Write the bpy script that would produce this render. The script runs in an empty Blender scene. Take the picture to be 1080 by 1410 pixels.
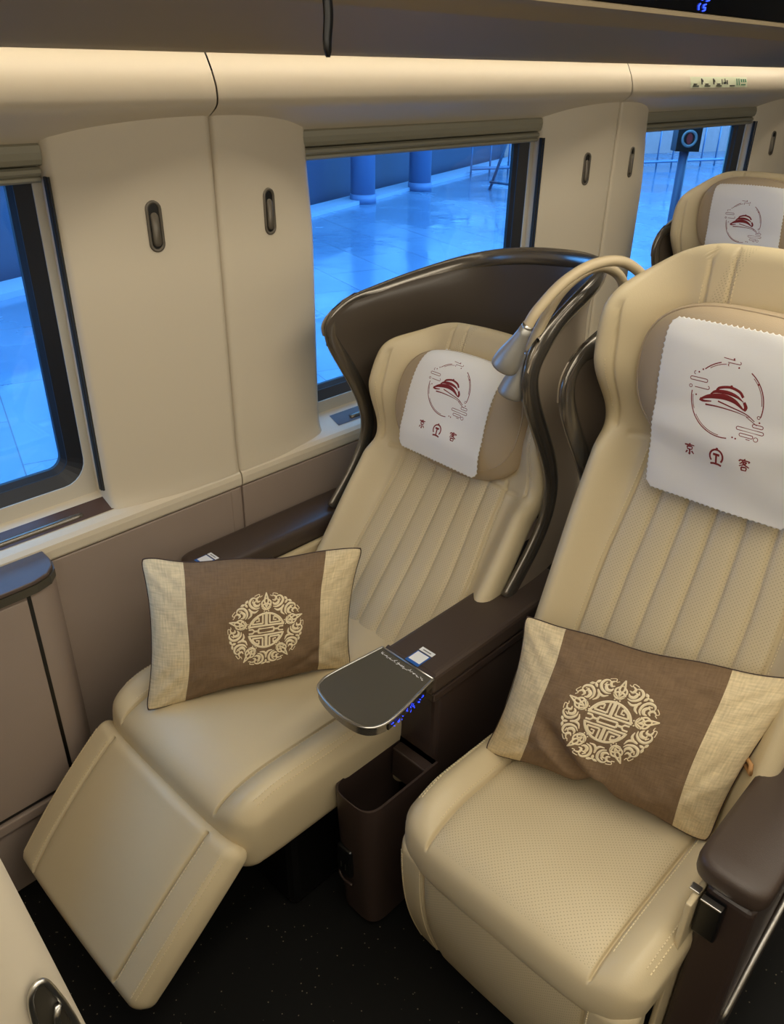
import bpy, bmesh, math, random
from mathutils import Vector, Matrix, noise
random.seed(4)
S = bpy.context.scene
COL = S.collection
PI = math.pi

# ------------------------------------------------------------------ basics
def lin(c):
    return tuple(((v/255)/12.92 if v/255 <= .04045 else ((v/255+.055)/1.055)**2.4) for v in c)

def sm(a, b, x):
    if a == b: return 1.0 if x >= b else 0.0
    t = min(1, max(0, (x-a)/(b-a)))
    return t*t*(3-2*t)

def interp(tab, x):
    if x <= tab[0][0]: return tab[0][1]
    for (x0, y0), (x1, y1) in zip(tab, tab[1:]):
        if x <= x1:
            t = (x-x0)/(x1-x0)
            return y0+(y1-y0)*t
    return tab[-1][1]

def sinterp(tab, x):
    """monotone-ish smooth (catmull) table lookup"""
    n = len(tab)
    if x <= tab[0][0]: return tab[0][1]
    if x >= tab[-1][0]: return tab[-1][1]
    for i in range(n-1):
        if x <= tab[i+1][0]:
            x0, y0 = tab[i]; x1, y1 = tab[i+1]
            h = x1-x0; t = (x-x0)/h
            def slope(j):
                if j <= 0: return (tab[1][1]-tab[0][1])/(tab[1][0]-tab[0][0])
                if j >= n-1: return (tab[-1][1]-tab[-2][1])/(tab[-1][0]-tab[-2][0])
                return (tab[j+1][1]-tab[j-1][1])/(tab[j+1][0]-tab[j-1][0])
            m0, m1 = slope(i)*h, slope(i+1)*h
            t2, t3 = t*t, t*t*t
            return (2*t3-3*t2+1)*y0+(t3-2*t2+t)*m0+(-2*t3+3*t2)*y1+(t3-t2)*m1

def catmull(pts, n=8, closed=False):
    pts = [Vector(p) for p in pts]
    if len(pts) < 3 and not closed: return pts
    out = []
    m = len(pts)
    rng = m if closed else m-1
    for i in range(rng):
        if closed:
            p0, p1, p2, p3 = pts[(i-1) % m], pts[i], pts[(i+1) % m], pts[(i+2) % m]
        else:
            p1, p2 = pts[i], pts[i+1]
            p0 = pts[i-1] if i > 0 else p1*2-p2
            p3 = pts[i+2] if i+2 < m else p2*2-p1
        for k in range(n):
            t = k/n
            out.append(.5*((2*p1)+(p2-p0)*t+(2*p0-5*p1+4*p2-p3)*t*t+(3*p1-p0-3*p2+p3)*t**3))
    if not closed: out.append(pts[-1])
    return out

# ------------------------------------------------------------------ materials
def mat(name, col, rough=.5, metal=0, bump=0, bscale=200, spec=.5, var=0, vscale=8, coat=0, perf=None, weave=None, emit=None, alpha=None):
    m = bpy.data.materials.new(name); m.use_nodes = True
    nt = m.node_tree; N = nt.nodes; L = nt.links
    b = N['Principled BSDF']
    c = lin(col)
    b.inputs['Base Color'].default_value = (*c, 1)
    b.inputs['Roughness'].default_value = rough
    b.inputs['Metallic'].default_value = metal
    b.inputs['Specular IOR Level'].default_value = spec
    b.inputs['Coat Weight'].default_value = coat
    b.inputs['Coat Roughness'].default_value = .12
    if emit:
        b.inputs['Emission Color'].default_value = (*lin(emit[0]), 1)
        b.inputs['Emission Strength'].default_value = emit[1]
    tc = N.new('ShaderNodeTexCoord')
    colsock = None
    if var:
        nz = N.new('ShaderNodeTexNoise'); nz.inputs['Scale'].default_value = vscale; nz.inputs['Detail'].default_value = 4
        L.new(tc.outputs['Object'], nz.inputs['Vector'])
        mx = N.new('ShaderNodeMix'); mx.data_type = 'RGBA'
        mx.inputs[6].default_value = (*[v*(1-var) for v in c], 1); mx.inputs[7].default_value = (*[min(1, v*(1+var)) for v in c], 1)
        L.new(nz.outputs['Fac'], mx.inputs[0]); L.new(mx.outputs[2], b.inputs['Base Color']); colsock = mx.outputs[2]
    h = None
    if bump:
        nb = N.new('ShaderNodeTexNoise'); nb.inputs['Scale'].default_value = bscale; nb.inputs['Detail'].default_value = 3
        L.new(tc.outputs['Object'], nb.inputs['Vector']); h = nb.outputs['Fac']
    def mth(op, a, bb=None, cc=None):
        n = N.new('ShaderNodeMath'); n.operation = op
        for i, v in enumerate((a, bb, cc)):
            if v is None: continue
            if isinstance(v, (int, float)): n.inputs[i].default_value = v
            else: L.new(v, n.inputs[i])
        return n.outputs[0]
    if perf:
        pitch, rad, dark = perf
        uv = N.new('ShaderNodeUVMap'); sp = N.new('ShaderNodeSeparateXYZ'); L.new(uv.outputs[0], sp.inputs[0])
        def lattice(ox, oy):
            fx = mth('SUBTRACT', mth('FRACT', mth('ADD', mth('DIVIDE', sp.outputs[0], pitch), ox+100)), .5)
            fy = mth('SUBTRACT', mth('FRACT', mth('ADD', mth('DIVIDE', sp.outputs[1], pitch), oy+100)), .5)
            return mth('SQRT', mth('ADD', mth('MULTIPLY', fx, fx), mth('MULTIPLY', fy, fy)))
        d = mth('MINIMUM', lattice(0, 0), lattice(.5, .5))
        hole = mth('LESS_THAN', d, rad)
        mx = N.new('ShaderNodeMix'); mx.data_type = 'RGBA'
        mx.inputs[6].default_value = (*c, 1)
        if colsock: L.new(colsock, mx.inputs[6])
        mx.inputs[7].default_value = (*[v*dark for v in c], 1)
        L.new(hole, mx.inputs[0]); L.new(mx.outputs[2], b.inputs['Base Color'])
    if weave:
        pitch, amt = weave
        uv = N.new('ShaderNodeUVMap')
        outs = []
        for sc in ((1/pitch, .12/pitch), (.12/pitch, 1/pitch)):
            mp = N.new('ShaderNodeMapping'); mp.inputs['Scale'].default_value = (sc[0], sc[1], 1)
            L.new(uv.outputs[0], mp.inputs[0])
            nz = N.new('ShaderNodeTexNoise'); nz.inputs['Scale'].default_value = 1; nz.inputs['Detail'].default_value = 2
            L.new(mp.outputs[0], nz.inputs['Vector']); outs.append(nz.outputs['Fac'])
        s_ = mth('MULTIPLY', mth('ADD', outs[0], outs[1]), .5)
        r = N.new('ShaderNodeMapRange'); r.inputs['From Min'].default_value = .3; r.inputs['From Max'].default_value = .7
        L.new(s_, r.inputs['Value'])
        mx = N.new('ShaderNodeMix'); mx.data_type = 'RGBA'
        mx.inputs[6].default_value = (*[v*(1-amt) for v in c], 1); mx.inputs[7].default_value = (*[min(1, v*(1+amt)) for v in c], 1)
        L.new(r.outputs[0], mx.inputs[0]); L.new(mx.outputs[2], b.inputs['Base Color'])
        h = s_; bump = .5
    if h is not None and bump:
        bp = N.new('ShaderNodeBump'); bp.inputs['Strength'].default_value = bump; bp.inputs['Distance'].default_value = .002
        L.new(h, bp.inputs['Height']); L.new(bp.outputs[0], b.inputs['Normal'])
    return m

M = {}
M['wall'] = mat('cream_panel', (206, 195, 174), .42, bump=.03, bscale=900)
M['cove'] = mat('cream_cove_panel', (208, 197, 176), .45)
M['lower'] = mat('taupe_wall_vinyl', (152, 136, 124), .5, bump=.15, bscale=500, var=.04)
M['rack'] = mat('taupe_rack_panel', (160, 144, 116), .7, spec=.2)
M['leather'] = mat('beige_leather', (206, 190, 155), .42, bump=.12, bscale=420, var=.03)
M['perf'] = mat('perforated_beige_leather', (206, 190, 155), .44, bump=.12, bscale=420, perf=(.0078, .12, .6))
M['suede'] = mat('taupe_pillow_leather', (182, 163, 135), .5, bump=.15, bscale=500, var=.05)
M['stitch'] = mat('cream_thread', (226, 210, 172), .7)
M['arm'] = mat('dark_brown_leather', (68, 56, 49), .42, bump=.15, bscale=700)
M['armgloss'] = mat('dark_brown_plastic', (60, 48, 43), .35)
M['shell'] = mat('dark_brown_shell', (76, 67, 58), .45, coat=.1)
M['shellout'] = mat('taupe_shell_outside', (150, 136, 118), .35, coat=.3)
M['rim'] = mat('gunmetal_gloss_rim', (112, 106, 97), .24, metal=.7, coat=.5)
M['chrome'] = mat('brushed_metal', (200, 198, 192), .28, metal=1)
M['lampmetal'] = mat('satin_aluminium', (176, 174, 168), .45, metal=.7)
M['trayface'] = mat('graphite_tray_top', (92, 88, 78), .32, metal=.35, bump=.05, bscale=600)
M['black'] = mat('black_plastic', (14, 14, 14), .3)
M['rubber'] = mat('black_rubber', (16, 17, 20), .5)
M['cloth'] = mat('white_cloth', (238, 236, 232), .8, bump=.15, bscale=900)
M['red'] = mat('dark_red_print', (128, 30, 30), .7)
M['cream_linen'] = mat('cream_linen', (214, 196, 158), .85, weave=(.0035, .22))
M['brown_linen'] = mat('brown_linen', (120, 97, 72), .85, weave=(.003, .20))
M['thread'] = mat('gold_cream_embroidery', (236, 220, 184), .55, bump=.2, bscale=1500)
M['piping'] = mat('dark_brown_piping', (58, 40, 34), .7)
M['floor'] = mat('black_speckled_floor', (8, 8, 7), .7, spec=.25, var=.2, vscale=30)
M['lid'] = mat('dark_wood_lid', (86, 72, 66), .35, var=.15, vscale=14)
M['lidedge'] = mat('dark_wood_lid_edge', (70, 66, 56), .35)
M['traybrown'] = mat('brown_sill_tray', (82, 62, 52), .25)
M['hook'] = mat('bronze_plastic', (104, 97, 86), .35, metal=.3)
M['hookdark'] = mat('hook_recess', (60, 56, 48), .4)
M['blind'] = mat('olive_grey_aluminium', (142, 138, 120), .4, metal=.1)
M['blinddark'] = mat('blind_guide_rail', (58, 57, 54), .7, spec=.1)
M['frame'] = mat('cream_window_frame', (200, 193, 178), .4)
M['paper'] = mat('white_sticker', (236, 238, 240), .4)
M['bluelabel'] = mat('blue_sticker', (40, 96, 176), .4)
M['printgrey'] = mat('grey_print', (122, 120, 116), .5)
M['greenprint'] = mat('green_print', (30, 120, 80), .5)
M['signpaper'] = mat('pale_green_sign', (214, 220, 192), .5)
M['blueled'] = mat('blue_led', (20, 40, 200), .5, emit=((40, 70, 255), 2.2))
M['gooseneck'] = mat('beige_gooseneck', (198, 180, 146), .45)
M['ceiling'] = mat('ceiling_panel', (150, 142, 128), .6)
M['led'] = mat('warm_led_strip', (255, 240, 210), .5, emit=((255, 243, 220), 10))
M['tan'] = mat('tan_tag', (176, 132, 84), .7)
M['glassdark'] = mat('dark_rack_glass', (10, 11, 14), .08)
# speckles on floor
def speckle(m, col):
    nt = m.node_tree; N = nt.nodes; L = nt.links; b = N['Principled BSDF']
    tc = N.new('ShaderNodeTexCoord'); v = N.new('ShaderNodeTexVoronoi'); v.inputs['Scale'].default_value = 62; v.inputs['Randomness'].default_value = 1
    L.new(tc.outputs['Object'], v.inputs['Vector'])
    lt = N.new('ShaderNodeMath'); lt.operation = 'LESS_THAN'; lt.inputs[1].default_value = .085
    L.new(v.outputs['Distance'], lt.inputs[0])
    mx = N.new('ShaderNodeMix'); mx.data_type = 'RGBA'
    src = b.inputs['Base Color'].links[0].from_socket
    L.new(src, mx.inputs[6]); mx.inputs[7].default_value = (*lin(col), 1); L.new(lt.outputs[0], mx.inputs[0])
    L.new(mx.outputs[2], b.inputs['Base Color'])
speckle(M['floor'], (120, 112, 92))
# tinted window glass
def glassmat():
    m = bpy.data.materials.new('blue_tinted_glass'); m.use_nodes = True
    nt = m.node_tree; N = nt.nodes; L = nt.links; N.clear()
    o = N.new('ShaderNodeOutputMaterial'); t = N.new('ShaderNodeBsdfTransparent'); g = N.new('ShaderNodeBsdfGlossy'); mx = N.new('ShaderNodeMixShader')
    t.inputs[0].default_value = (.62, .82, 1, 1); g.inputs['Roughness'].default_value = .03
    f = N.new('ShaderNodeLayerWeight'); f.inputs[0].default_value = .5
    pw = N.new('ShaderNodeMath'); pw.operation = 'POWER'; L.new(f.outputs['Facing'], pw.inputs[0]); pw.inputs[1].default_value = 5
    ml = N.new('ShaderNodeMath'); ml.operation = 'MULTIPLY_ADD'; L.new(pw.outputs[0], ml.inputs[0]); ml.inputs[1].default_value = .5; ml.inputs[2].default_value = .04
    L.new(ml.outputs[0], mx.inputs[0]); L.new(t.outputs[0], mx.inputs[1]); L.new(g.outputs[0], mx.inputs[2]); L.new(mx.outputs[0], o.inputs[0])
    return m
M['glass'] = glassmat()

# ------------------------------------------------------------------ object helpers
def props(o, label=None, cat=None, group=None, kind=None):
    if label: o['label'] = label
    if cat: o['category'] = cat
    if group: o['group'] = group
    if kind: o['kind'] = kind
    return o

def thing(name, loc, label, cat, group=None):
    o = bpy.data.objects.new(name, None); o.empty_display_size = .05
    o.location = loc; COL.objects.link(o)
    return props(o, label, cat, group)

def rootloc(p):
    v = Vector((0, 0, 0))
    while p is not None:
        v += p.location; p = p.parent
    return v

def link(name, bm, mats, parent=None, origin=None, smooth=True, fix=True):
    """world-space bmesh -> one object (child of parent, or top-level with its origin moved to `origin`)"""
    if fix: bmesh.ops.recalc_face_normals(bm, faces=bm.faces[:])
    off = rootloc(parent) if parent is not None else Vector(origin or (0, 0, 0))
    for v in bm.verts: v.co -= off
    me = bpy.data.meshes.new(name); bm.to_mesh(me); bm.free()
    for m in (mats if isinstance(mats, (list, tuple)) else [mats]): me.materials.append(m)
    if smooth: me.polygons.foreach_set('use_smooth', [True]*len(me.polygons))
    o = bpy.data.objects.new(name, me); COL.objects.link(o)
    if parent is not None: o.parent = parent
    else: o.location = off
    return o

def sharp(o, ang=35):
    me = o.data
    bm = bmesh.new(); bm.from_mesh(me)
    for e in bm.edges:
        if len(e.link_faces) == 2 and e.calc_face_angle(0) > math.radians(ang): e.smooth = False
    bm.to_mesh(me); bm.free()
    return o

def struct(name, bm, m, origin=None, smooth=False, fix=True):
    o = link(name, bm, m, None, origin, smooth, fix); o['kind'] = 'structure'
    return o

def box(bm, x0, x1, y0, y1, z0, z1, bev=0, mi=0, seg=2):
    r = bmesh.ops.create_cube(bm, size=1)
    vs = r['verts']
    for v in vs:
        v.co = Vector((x0+(v.co.x+.5)*(x1-x0), y0+(v.co.y+.5)*(y1-y0), z0+(v.co.z+.5)*(z1-z0)))
    fs = set(f for v in vs for f in v.link_faces)
    for f in fs: f.material_index = mi
    if bev:
        es = set(e for v in vs for e in v.link_edges)
        r2 = bmesh.ops.bevel(bm, geom=list(es), offset=bev, segments=seg, profile=.5, affect='EDGES')
        for f in r2['faces']: f.material_index = mi
    return bm

def bx(*a, **k):
    return box(bmesh.new(), *a, **k)

def tube(bm, pts, rad, seg=10, cap=True, mi=0, closed=False):
    pts = [Vector(p) for p in pts]
    n = len(pts); rings = []
    prev = None
    for i, p in enumerate(pts):
        if closed: t = pts[(i+1) % n]-pts[i-1]
        else: t = pts[min(i+1, n-1)]-pts[max(i-1, 0)]
        t.normalize()
        if prev is None:
            a = Vector((0, 0, 1)) if abs(t.z) < .9 else Vector((1, 0, 0))
            u = t.cross(a).normalized()
        else:
            u = (prev-t*prev.dot(t)).normalized()
        prev = u; w = t.cross(u)
        r = rad(i/(n-1)) if callable(rad) else rad
        rings.append([bm.verts.new(p+(u*math.cos(2*PI*k/seg)+w*math.sin(2*PI*k/seg))*r) for k in range(seg)])
    m = n if closed else n-1
    for i in range(m):
        a, b = rings[i], rings[(i+1) % n]
        for k in range(seg):
            f = bm.faces.new((a[k], a[(k+1) % seg], b[(k+1) % seg], b[k])); f.material_index = mi
    if cap and not closed:
        for r_ in (rings[0], rings[-1]):
            f = bm.faces.new(r_); f.material_index = mi
    return bm

def coords(h, r, n, k=4):
    """positions along one box axis: k samples in each rounded rim, n steps between"""
    inner = h-r; out = []
    for i in range(k): out.append(-h+r*(1-math.cos(PI/2*i/k)) if r else -h)
    for i in range(n+1): out.append(-inner+2*inner*i/n)
    for i in range(k-1, -1, -1): out.append(h-r*(1-math.cos(PI/2*i/k)) if r else h)
    res = []
    for v in out:
        if not res or v-res[-1] > 1e-6: res.append(v)
    return res

def rbox(hx, hy, hz, r, n, deform, mi=None, k=4, ex=()):
    """rounded box surface grid, every vertex sent through deform(x,y,z). mi(x,y,z)->material slot"""
    bm = bmesh.new(); uvl = bm.loops.layers.uv.new('UVMap')
    X, Y, Z = coords(hx, r, n[0], k), coords(hy, r, n[1], k), coords(hz, r, n[2], k)
    X = sorted(X+[e for q in ex for e in (q, -q)])
    cache = {}
    def V(x, y, z):
        key = (round(x, 5), round(y, 5), round(z, 5))
        if key in cache: return cache[key]
        p = Vector((x, y, z))
        if r:
            q = Vector((max(-hx+r, min(hx-r, x)), max(-hy+r, min(hy-r, y)), max(-hz+r, min(hz-r, z))))
            d = p-q
            if d.length > 1e-9: p = q+d.normalized()*r
        v = bm.verts.new(deform(p.x, p.y, p.z)); cache[key] = v
        return v
    def face(cs, uv):
        vs = [V(*c) for c in cs]
        if len(set(vs)) < 4: return
        try: f = bm.faces.new(vs)
        except ValueError: return
        c = [sum(a[i] for a in cs)/4 for i in range(3)]
        if mi: f.material_index = mi(*c)
        for lp, t in zip(f.loops, uv): lp[uvl].uv = t
    for A, B, ax in ((X, Y, 2), (X, Z, 1), (Y, Z, 0)):
        H = (hx, hy, hz)[ax]
        for s in (-1, 1):
            for i in range(len(A)-1):
                for j in range(len(B)-1):
                    q = [(A[i], B[j]), (A[i+1], B[j]), (A[i+1], B[j+1]), (A[i], B[j+1])]
                    cs = []
                    for a, b in q:
                        c = [0, 0, 0]; rest = [0, 1, 2]; rest.remove(ax)
                        c[rest[0]] = a; c[rest[1]] = b; c[ax] = s*H
                        cs.append(tuple(c))
                    face(cs, q)
    return bm

def groove(x, c, w, d):
    t = (x-c)/w
    return -d*math.exp(-t*t) if abs(t) < 4 else 0

def stitches(bm, path, step=.007, ln=.0045, w=.0009, h=.0008):
    """row of small thread dashes along a 3-D polyline of (point, normal)"""
    acc = 0; nextd = 0
    for (p0, n0), (p1, n1) in zip(path, path[1:]):
        seg = (p1-p0).length
        if seg < 1e-7: continue
        t = (p1-p0)/seg
        while nextd < acc+seg:
            p = p0+t*(nextd-acc); n = n0
            s = t.cross(n).normalized()
            a = [p-t*ln/2-s*w, p-t*ln/2+s*w, p+t*ln/2+s*w, p+t*ln/2-s*w]
            lo = [bm.verts.new(q-n*.0005) for q in a]; hi = [bm.verts.new(q+n*h) for q in a]
            bm.faces.new(hi)
            for k in range(4): bm.faces.new((lo[k], lo[(k+1) % 4], hi[(k+1) % 4], hi[k]))
            nextd += step
        acc += seg

def extrude_profile(prof, y0, y1, ny=1, closed=False, yfun=None):
    """profile list of (x,z) swept along y"""
    bm = bmesh.new(); rows = []
    for j in range(ny+1):
        y = y0+(y1-y0)*j/ny
        rows.append([bm.verts.new((x, y, z)) for x, z in prof])
    m = len(prof)
    for j in range(ny):
        for i in range(m if closed else m-1):
            bm.faces.new((rows[j][i], rows[j][(i+1) % m], rows[j+1][(i+1) % m], rows[j+1][i]))
    if closed:
        bm.faces.new(rows[0]); bm.faces.new(rows[-1])
    return bm

def prism(pts, h, axis='z', bev=0):
    """closed polygon pts (3-D), extruded by vector h"""
    bm = bmesh.new()
    a = [bm.verts.new(p) for p in pts]; b = [bm.verts.new(Vector(p)+Vector(h)) for p in pts]
    bm.faces.new(a); bm.faces.new(b[::-1])
    n = len(a)
    for i in range(n): bm.faces.new((a[i], b[i], b[(i+1) % n], a[(i+1) % n]))
    if bev:
        bmesh.ops.recalc_face_normals(bm, faces=bm.faces[:])
        es = [e for e in bm.edges if len(e.link_faces) == 2 and e.calc_face_angle(0) > .9]
        bmesh.ops.bevel(bm, geom=es, offset=bev, segments=3, profile=.5, affect='EDGES')
    return bm

# ------------------------------------------------------------------ camera
f_px = 1103.644
X_ = Vector((.71836216, -.35101787, .60061823)); Y_ = Vector((.69544761, .3405572, -.63275067)); Z_ = Vector((.01756193, .87224265, .48875795))
cam = bpy.data.cameras.new('camera'); co = bpy.data.objects.new('camera', cam); COL.objects.link(co)
R = Matrix((X_, Y_, Z_))
co.matrix_world = Matrix.Translation((1.56, 0, 1.72)) @ R.to_4x4()
cam.sensor_fit = 'VERTICAL'; cam.sensor_height = 24; cam.lens = f_px/1410*24
cam.clip_start = .02
S.camera = co

# ================================================================== THE CARRIAGE
YA, YB = -2.2, 7.2          # carriage extent built
SEAMS = [-.595, 1.07, 2.735, 4.40, 6.065]

# floor
struct('floor', bx(-.2, 3.05, YA, YB, -.04, 0), M['floor'])
# ceiling
struct('ceiling', bx(.55, 3.0, YA, YB, 2.30, 2.34), M['ceiling'])
# aisle-side wall and the two ends (out of view, they close the carriage)
struct('wall_right', bx(3.0, 3.04, YA, YB, -.04, 2.34), M['wall'])
struct('wall_front', bx(-.16, 3.04, YA-.04, YA, -.04, 2.34), M['wall'])
struct('wall_back', bx(-.16, 3.04, YB, YB+.04, -.04, 2.34), M['wall'])
# lower window-side wall
bm = bmesh.new()
for a, b_ in zip([YA]+SEAMS, SEAMS+[YB]):
    box(bm, -.16, .004, a+.003, b_-.003, -.04, .752, bev=.003)
box(bm, -.16, -.004, YA, YB, -.04, .752)
struct('wall_left', bm, M['lower'])
# vertical cover strip on the lower wall at the near seam
n_tr = [0]
def trim(bm, m, smooth=False, fix=True):
    n_tr[0] += 1
    return struct('trim_%d' % n_tr[0], bm, m, smooth=smooth, fix=fix)
bm = bmesh.new()
for s in SEAMS: box(bm, .002, .006, s-.035, s-.011, .0, .75, bev=.002)
trim(bm, M['lower'])

# window sill ledge (with openings for the trays: the trays are set into it)
def sill(y0, y1):
    pr = [(-.16, .87), (-.085, .837), (-.012, .8035), (-.003, .799), (.006, .791), (.0085, .780), (.0085, .762), (.006, .757), (-.01, .755), (-.16, .755)]
    return extrude_profile(pr, y0, y1, 1, closed=True)
for a, b_ in zip([YA]+SEAMS, SEAMS+[YB]):
    trim(sill(a+.002, b_-.002), M['wall'], smooth=False)

# pillar panels: bulged, edges set back, one mesh each side of a seam
def pillar_x(dy, z):
    """x of pillar surface, dy = distance from the seam"""
    t = abs(dy)/(.36 if dy < 0 else .305)
    x = -.036*min(1, t)**2.4*(1+.6*sm(1.3, 1.6, z))
    lo = math.exp(-max(0, z-.80)/.022)
    x += lo*(.004+abs(x)*.45)
    return x
def pillar(y0, y1, seam, ztop=1.70):
    bm = bmesh.new(); ny, nz = 26, 44
    G = []
    for i in range(ny+1):
        y = y0+(y1-y0)*i/ny
        row = []
        for j in range(nz+1):
            q = j/nz; z = .795+(ztop-.795)*(q**1.25)
            x = pillar_x(y-seam, z)
            e = 0
            d = min(abs(y-y0), abs(y-y1))
            if d < .001: x -= .003
            row.append(bm.verts.new((x, y, z)))
        G.append(row)
    for i in range(ny):
        for j in range(nz): bm.faces.new((G[i][j], G[i+1][j], G[i+1][j+1], G[i][j+1]))
    # return edge into the window pocket
    side = 0 if abs(y0-seam) > abs(y1-seam) else ny
    back = [bm.verts.new((-.16, v.co.y, v.co.z)) for v in G[side]]
    for j in range(nz): bm.faces.new((G[side][j], G[side][j+1], back[j+1], back[j]))
    seam_row = ny-side
    back = [bm.verts.new((v.co.x-.02, v.co.y, v.co.z)) for v in G[seam_row]]
    for j in range(nz): bm.faces.new((G[seam_row][j], G[seam_row][j+1], back[j+1], back[j]))
    return bm
for k, s in enumerate(SEAMS):
    w0 = s-(.345 if k == 1 else .375); w1 = s+.305
    trim(pillar(w0, s-.0025, s), M['wall'], smooth=True)
    trim(pillar(s+.0025, w1, s), M['wall'], smooth=True)

# cove panel above windows + dark underside
def cove(y0, y1):
    pr = [(-.10, 1.545), (-.075, 1.568), (-.03, 1.600), (.010, 1.624), (.022, 1.632), (.030, 1.641), (.033, 1.652), (.030, 1.675), (.020, 1.700), (.006, 1.725), (-.012, 1.75), (-.04, 1.80), (-.06, 1.84)]
    return extrude_profile(pr, y0, y1, 1)
for a, b_ in zip([YA]+SEAMS, SEAMS+[YB]):
    trim(cove(a+.0022, b_-.0022), M['cove'], smooth=True)
# backing behind everything on the window side (dark), leaves window holes
bm = bmesh.new()
box(bm, -.20, -.165, YA, YB, 1.50, 2.34); box(bm, -.20, -.165, YA, YB, -.04, .86)
for s in SEAMS: box(bm, -.20, -.165, s-.24, s+.30, .86, 1.50)
box(bm, -.20, -.165, YA, SEAMS[0]-.3, .86, 1.5); box(bm, -.20, -.165, SEAMS[4]+.2, YB, .86, 1.5)
box(bm, -.165, .6, YA, YB, 2.30, 2.34)
trim(bm, M['rubber'])

# luggage rack above: thing
rack = thing('luggage_rack', (.3, 2.5, 1.74), 'long taupe overhead luggage rack running above the windows with dark glass front', 'luggage rack')
pr = [(.085, 1.745), (.088, 1.734), (.100, 1.731), (.16, 1.738), (.26, 1.755), (.38, 1.780), (.48, 1.795), (.50, 1.7975), (.503, 1.8005), (.53, 1.8045), (.533, 1.808), (.56, 1.8105), (.563, 1.813), (.59, 1.815), (.600, 1.818), (.602, 1.824), (.596, 1.828), (.50, 1.83), (.30, 1.79), (.12, 1.755)]
o = link('underside_panel', extrude_profile(pr, YA+.01, YB-.01, 1, closed=True), M['rack'], rack, smooth=True); sharp(o, 50)
o = link('front_glass', bx(.594, .600, YA+.01, YB-.01, 1.829, 2.10), M['glassdark'], rack, smooth=False)
o = link('top_panel', bx(.0, .62, YA+.01, YB-.01, 2.10, 2.13), M['rack'], rack, smooth=False)
# seat-number display glowing blue on the glass
bm = bmesh.new()
def on_plane_x(px, py, x):
    d = R.transposed() @ Vector((0, 0, 0))
    r = Vector((px-540, -(py-705), -f_px)); r = R @ r
    t = (x-1.56)/r.x
    return Vector((1.56, 0, 1.72))+r*t
def on_plane(px, py, ax, val):
    r = R @ Vector((px-540, -(py-705), -f_px)); c = Vector((1.56, 0, 1.72))
    return c+r*((val-c[ax])/r[ax])
for st in ([(1.975, 1.832), (1.985, 1.834), (1.985, 1.839), (1.975, 1.838), (1.975, 1.843), (1.986, 1.845)], [(1.955, 1.833), (1.952, 1.841), (1.958, 1.845)],
           [(1.985, 1.851), (1.998, 1.853), (1.998, 1.857), (1.986, 1.858), (1.987, 1.863), (1.999, 1.864)], [(1.965, 1.851), (1.964, 1.860)]):
    tube(bm, [(.6015, a, b) for a, b in st], .0016, 6)
o = link('seat_number_display', bm, M['blueled'], rack); o['label'] = 'small glowing blue seat number'
# hanging dark strap
bm = bmesh.new()
p0 = on_plane(446, -60, 0, .62); p1 = on_plane(452, 79, 0, .62)
pts = [Vector((.613, p0.y-.004, p0.z+.06)), Vector((.618, p0.y-.002, p0.z-.0)), Vector((.620, p0.y+.006, (p0.z+p1.z)/2)), Vector((.620, p1.y-.001, p1.z+.02)), Vector((.62, p1.y, p1.z))]
pts = catmull(pts, 6)
rw = []
for i, p in enumerate(pts):
    t = i/(len(pts)-1)
    w = .0062*(.6+.4*math.sin(PI*t))*(1 if t < .9 else 1-(t-.9)*7)+.001
    rw.append([bm.verts.new(p+Vector((dx, dy*w, 0))) for dx, dy in ((-.002, -1), (.002, -1), (.002, 1), (-.002, 1))])
for a, b_ in zip(rw, rw[1:]):
    for k in range(4): bm.faces.new((a[k], a[(k+1) % 4], b_[(k+1) % 4], b_[k]))
bm.faces.new(rw[0]); bm.faces.new(rw[-1])
o = link('hanging_strap', bm, M['black'], None, origin=pts[0]); props(o, 'short black strap hanging down in front of the overhead rack', 'strap')
# cove LED strip hidden behind the rack lip
o = link('led_strip', bx(.060, .074, YA+.05, YB-.05, 1.772, 1.780), M['led'], None, origin=(.067, 2.5, 1.776), smooth=False)
props(o, 'warm glowing light strip behind the lip of the overhead rack', 'light strip')
bm = bx(.052, .085, YA+.02, YB-.02, 1.781, 1.790)
link('led_channel', bm, M['rack'], o, smooth=False)

# windows
def rrect(y0, y1, z0, z1, r, n=6):
    pts = []
    for cy, cz, a0 in ((y1-r, z0+r, -90), (y1-r, z1-r, 0), (y0+r, z1-r, 90), (y0+r, z0+r, 180)):
        for i in range(n+1):
            a = math.radians(a0+90*i/n); pts.append((cy+r*math.cos(a), cz+r*math.sin(a)))
    return pts
def ring(bm, outer, inner, xo, xi, depth=0, mi=0):
    a = [bm.verts.new((xo, y, z)) for y, z in outer]; b = [bm.verts.new((xi, y, z)) for y, z in inner]
    n = len(a)
    for i in range(n):
        f = bm.faces.new((a[i], a[(i+1) % n], b[(i+1) % n], b[i])); f.material_index = mi
    if depth:
        for src, x in ((a, xo-depth), (b, xi-depth)):
            c = [bm.verts.new((x, v.co.y, v.co.z)) for v in src]
            for i in range(n):
                f = bm.faces.new((src[i], src[(i+1) % n], c[(i+1) % n], c[i])); f.material_index = mi
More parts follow.
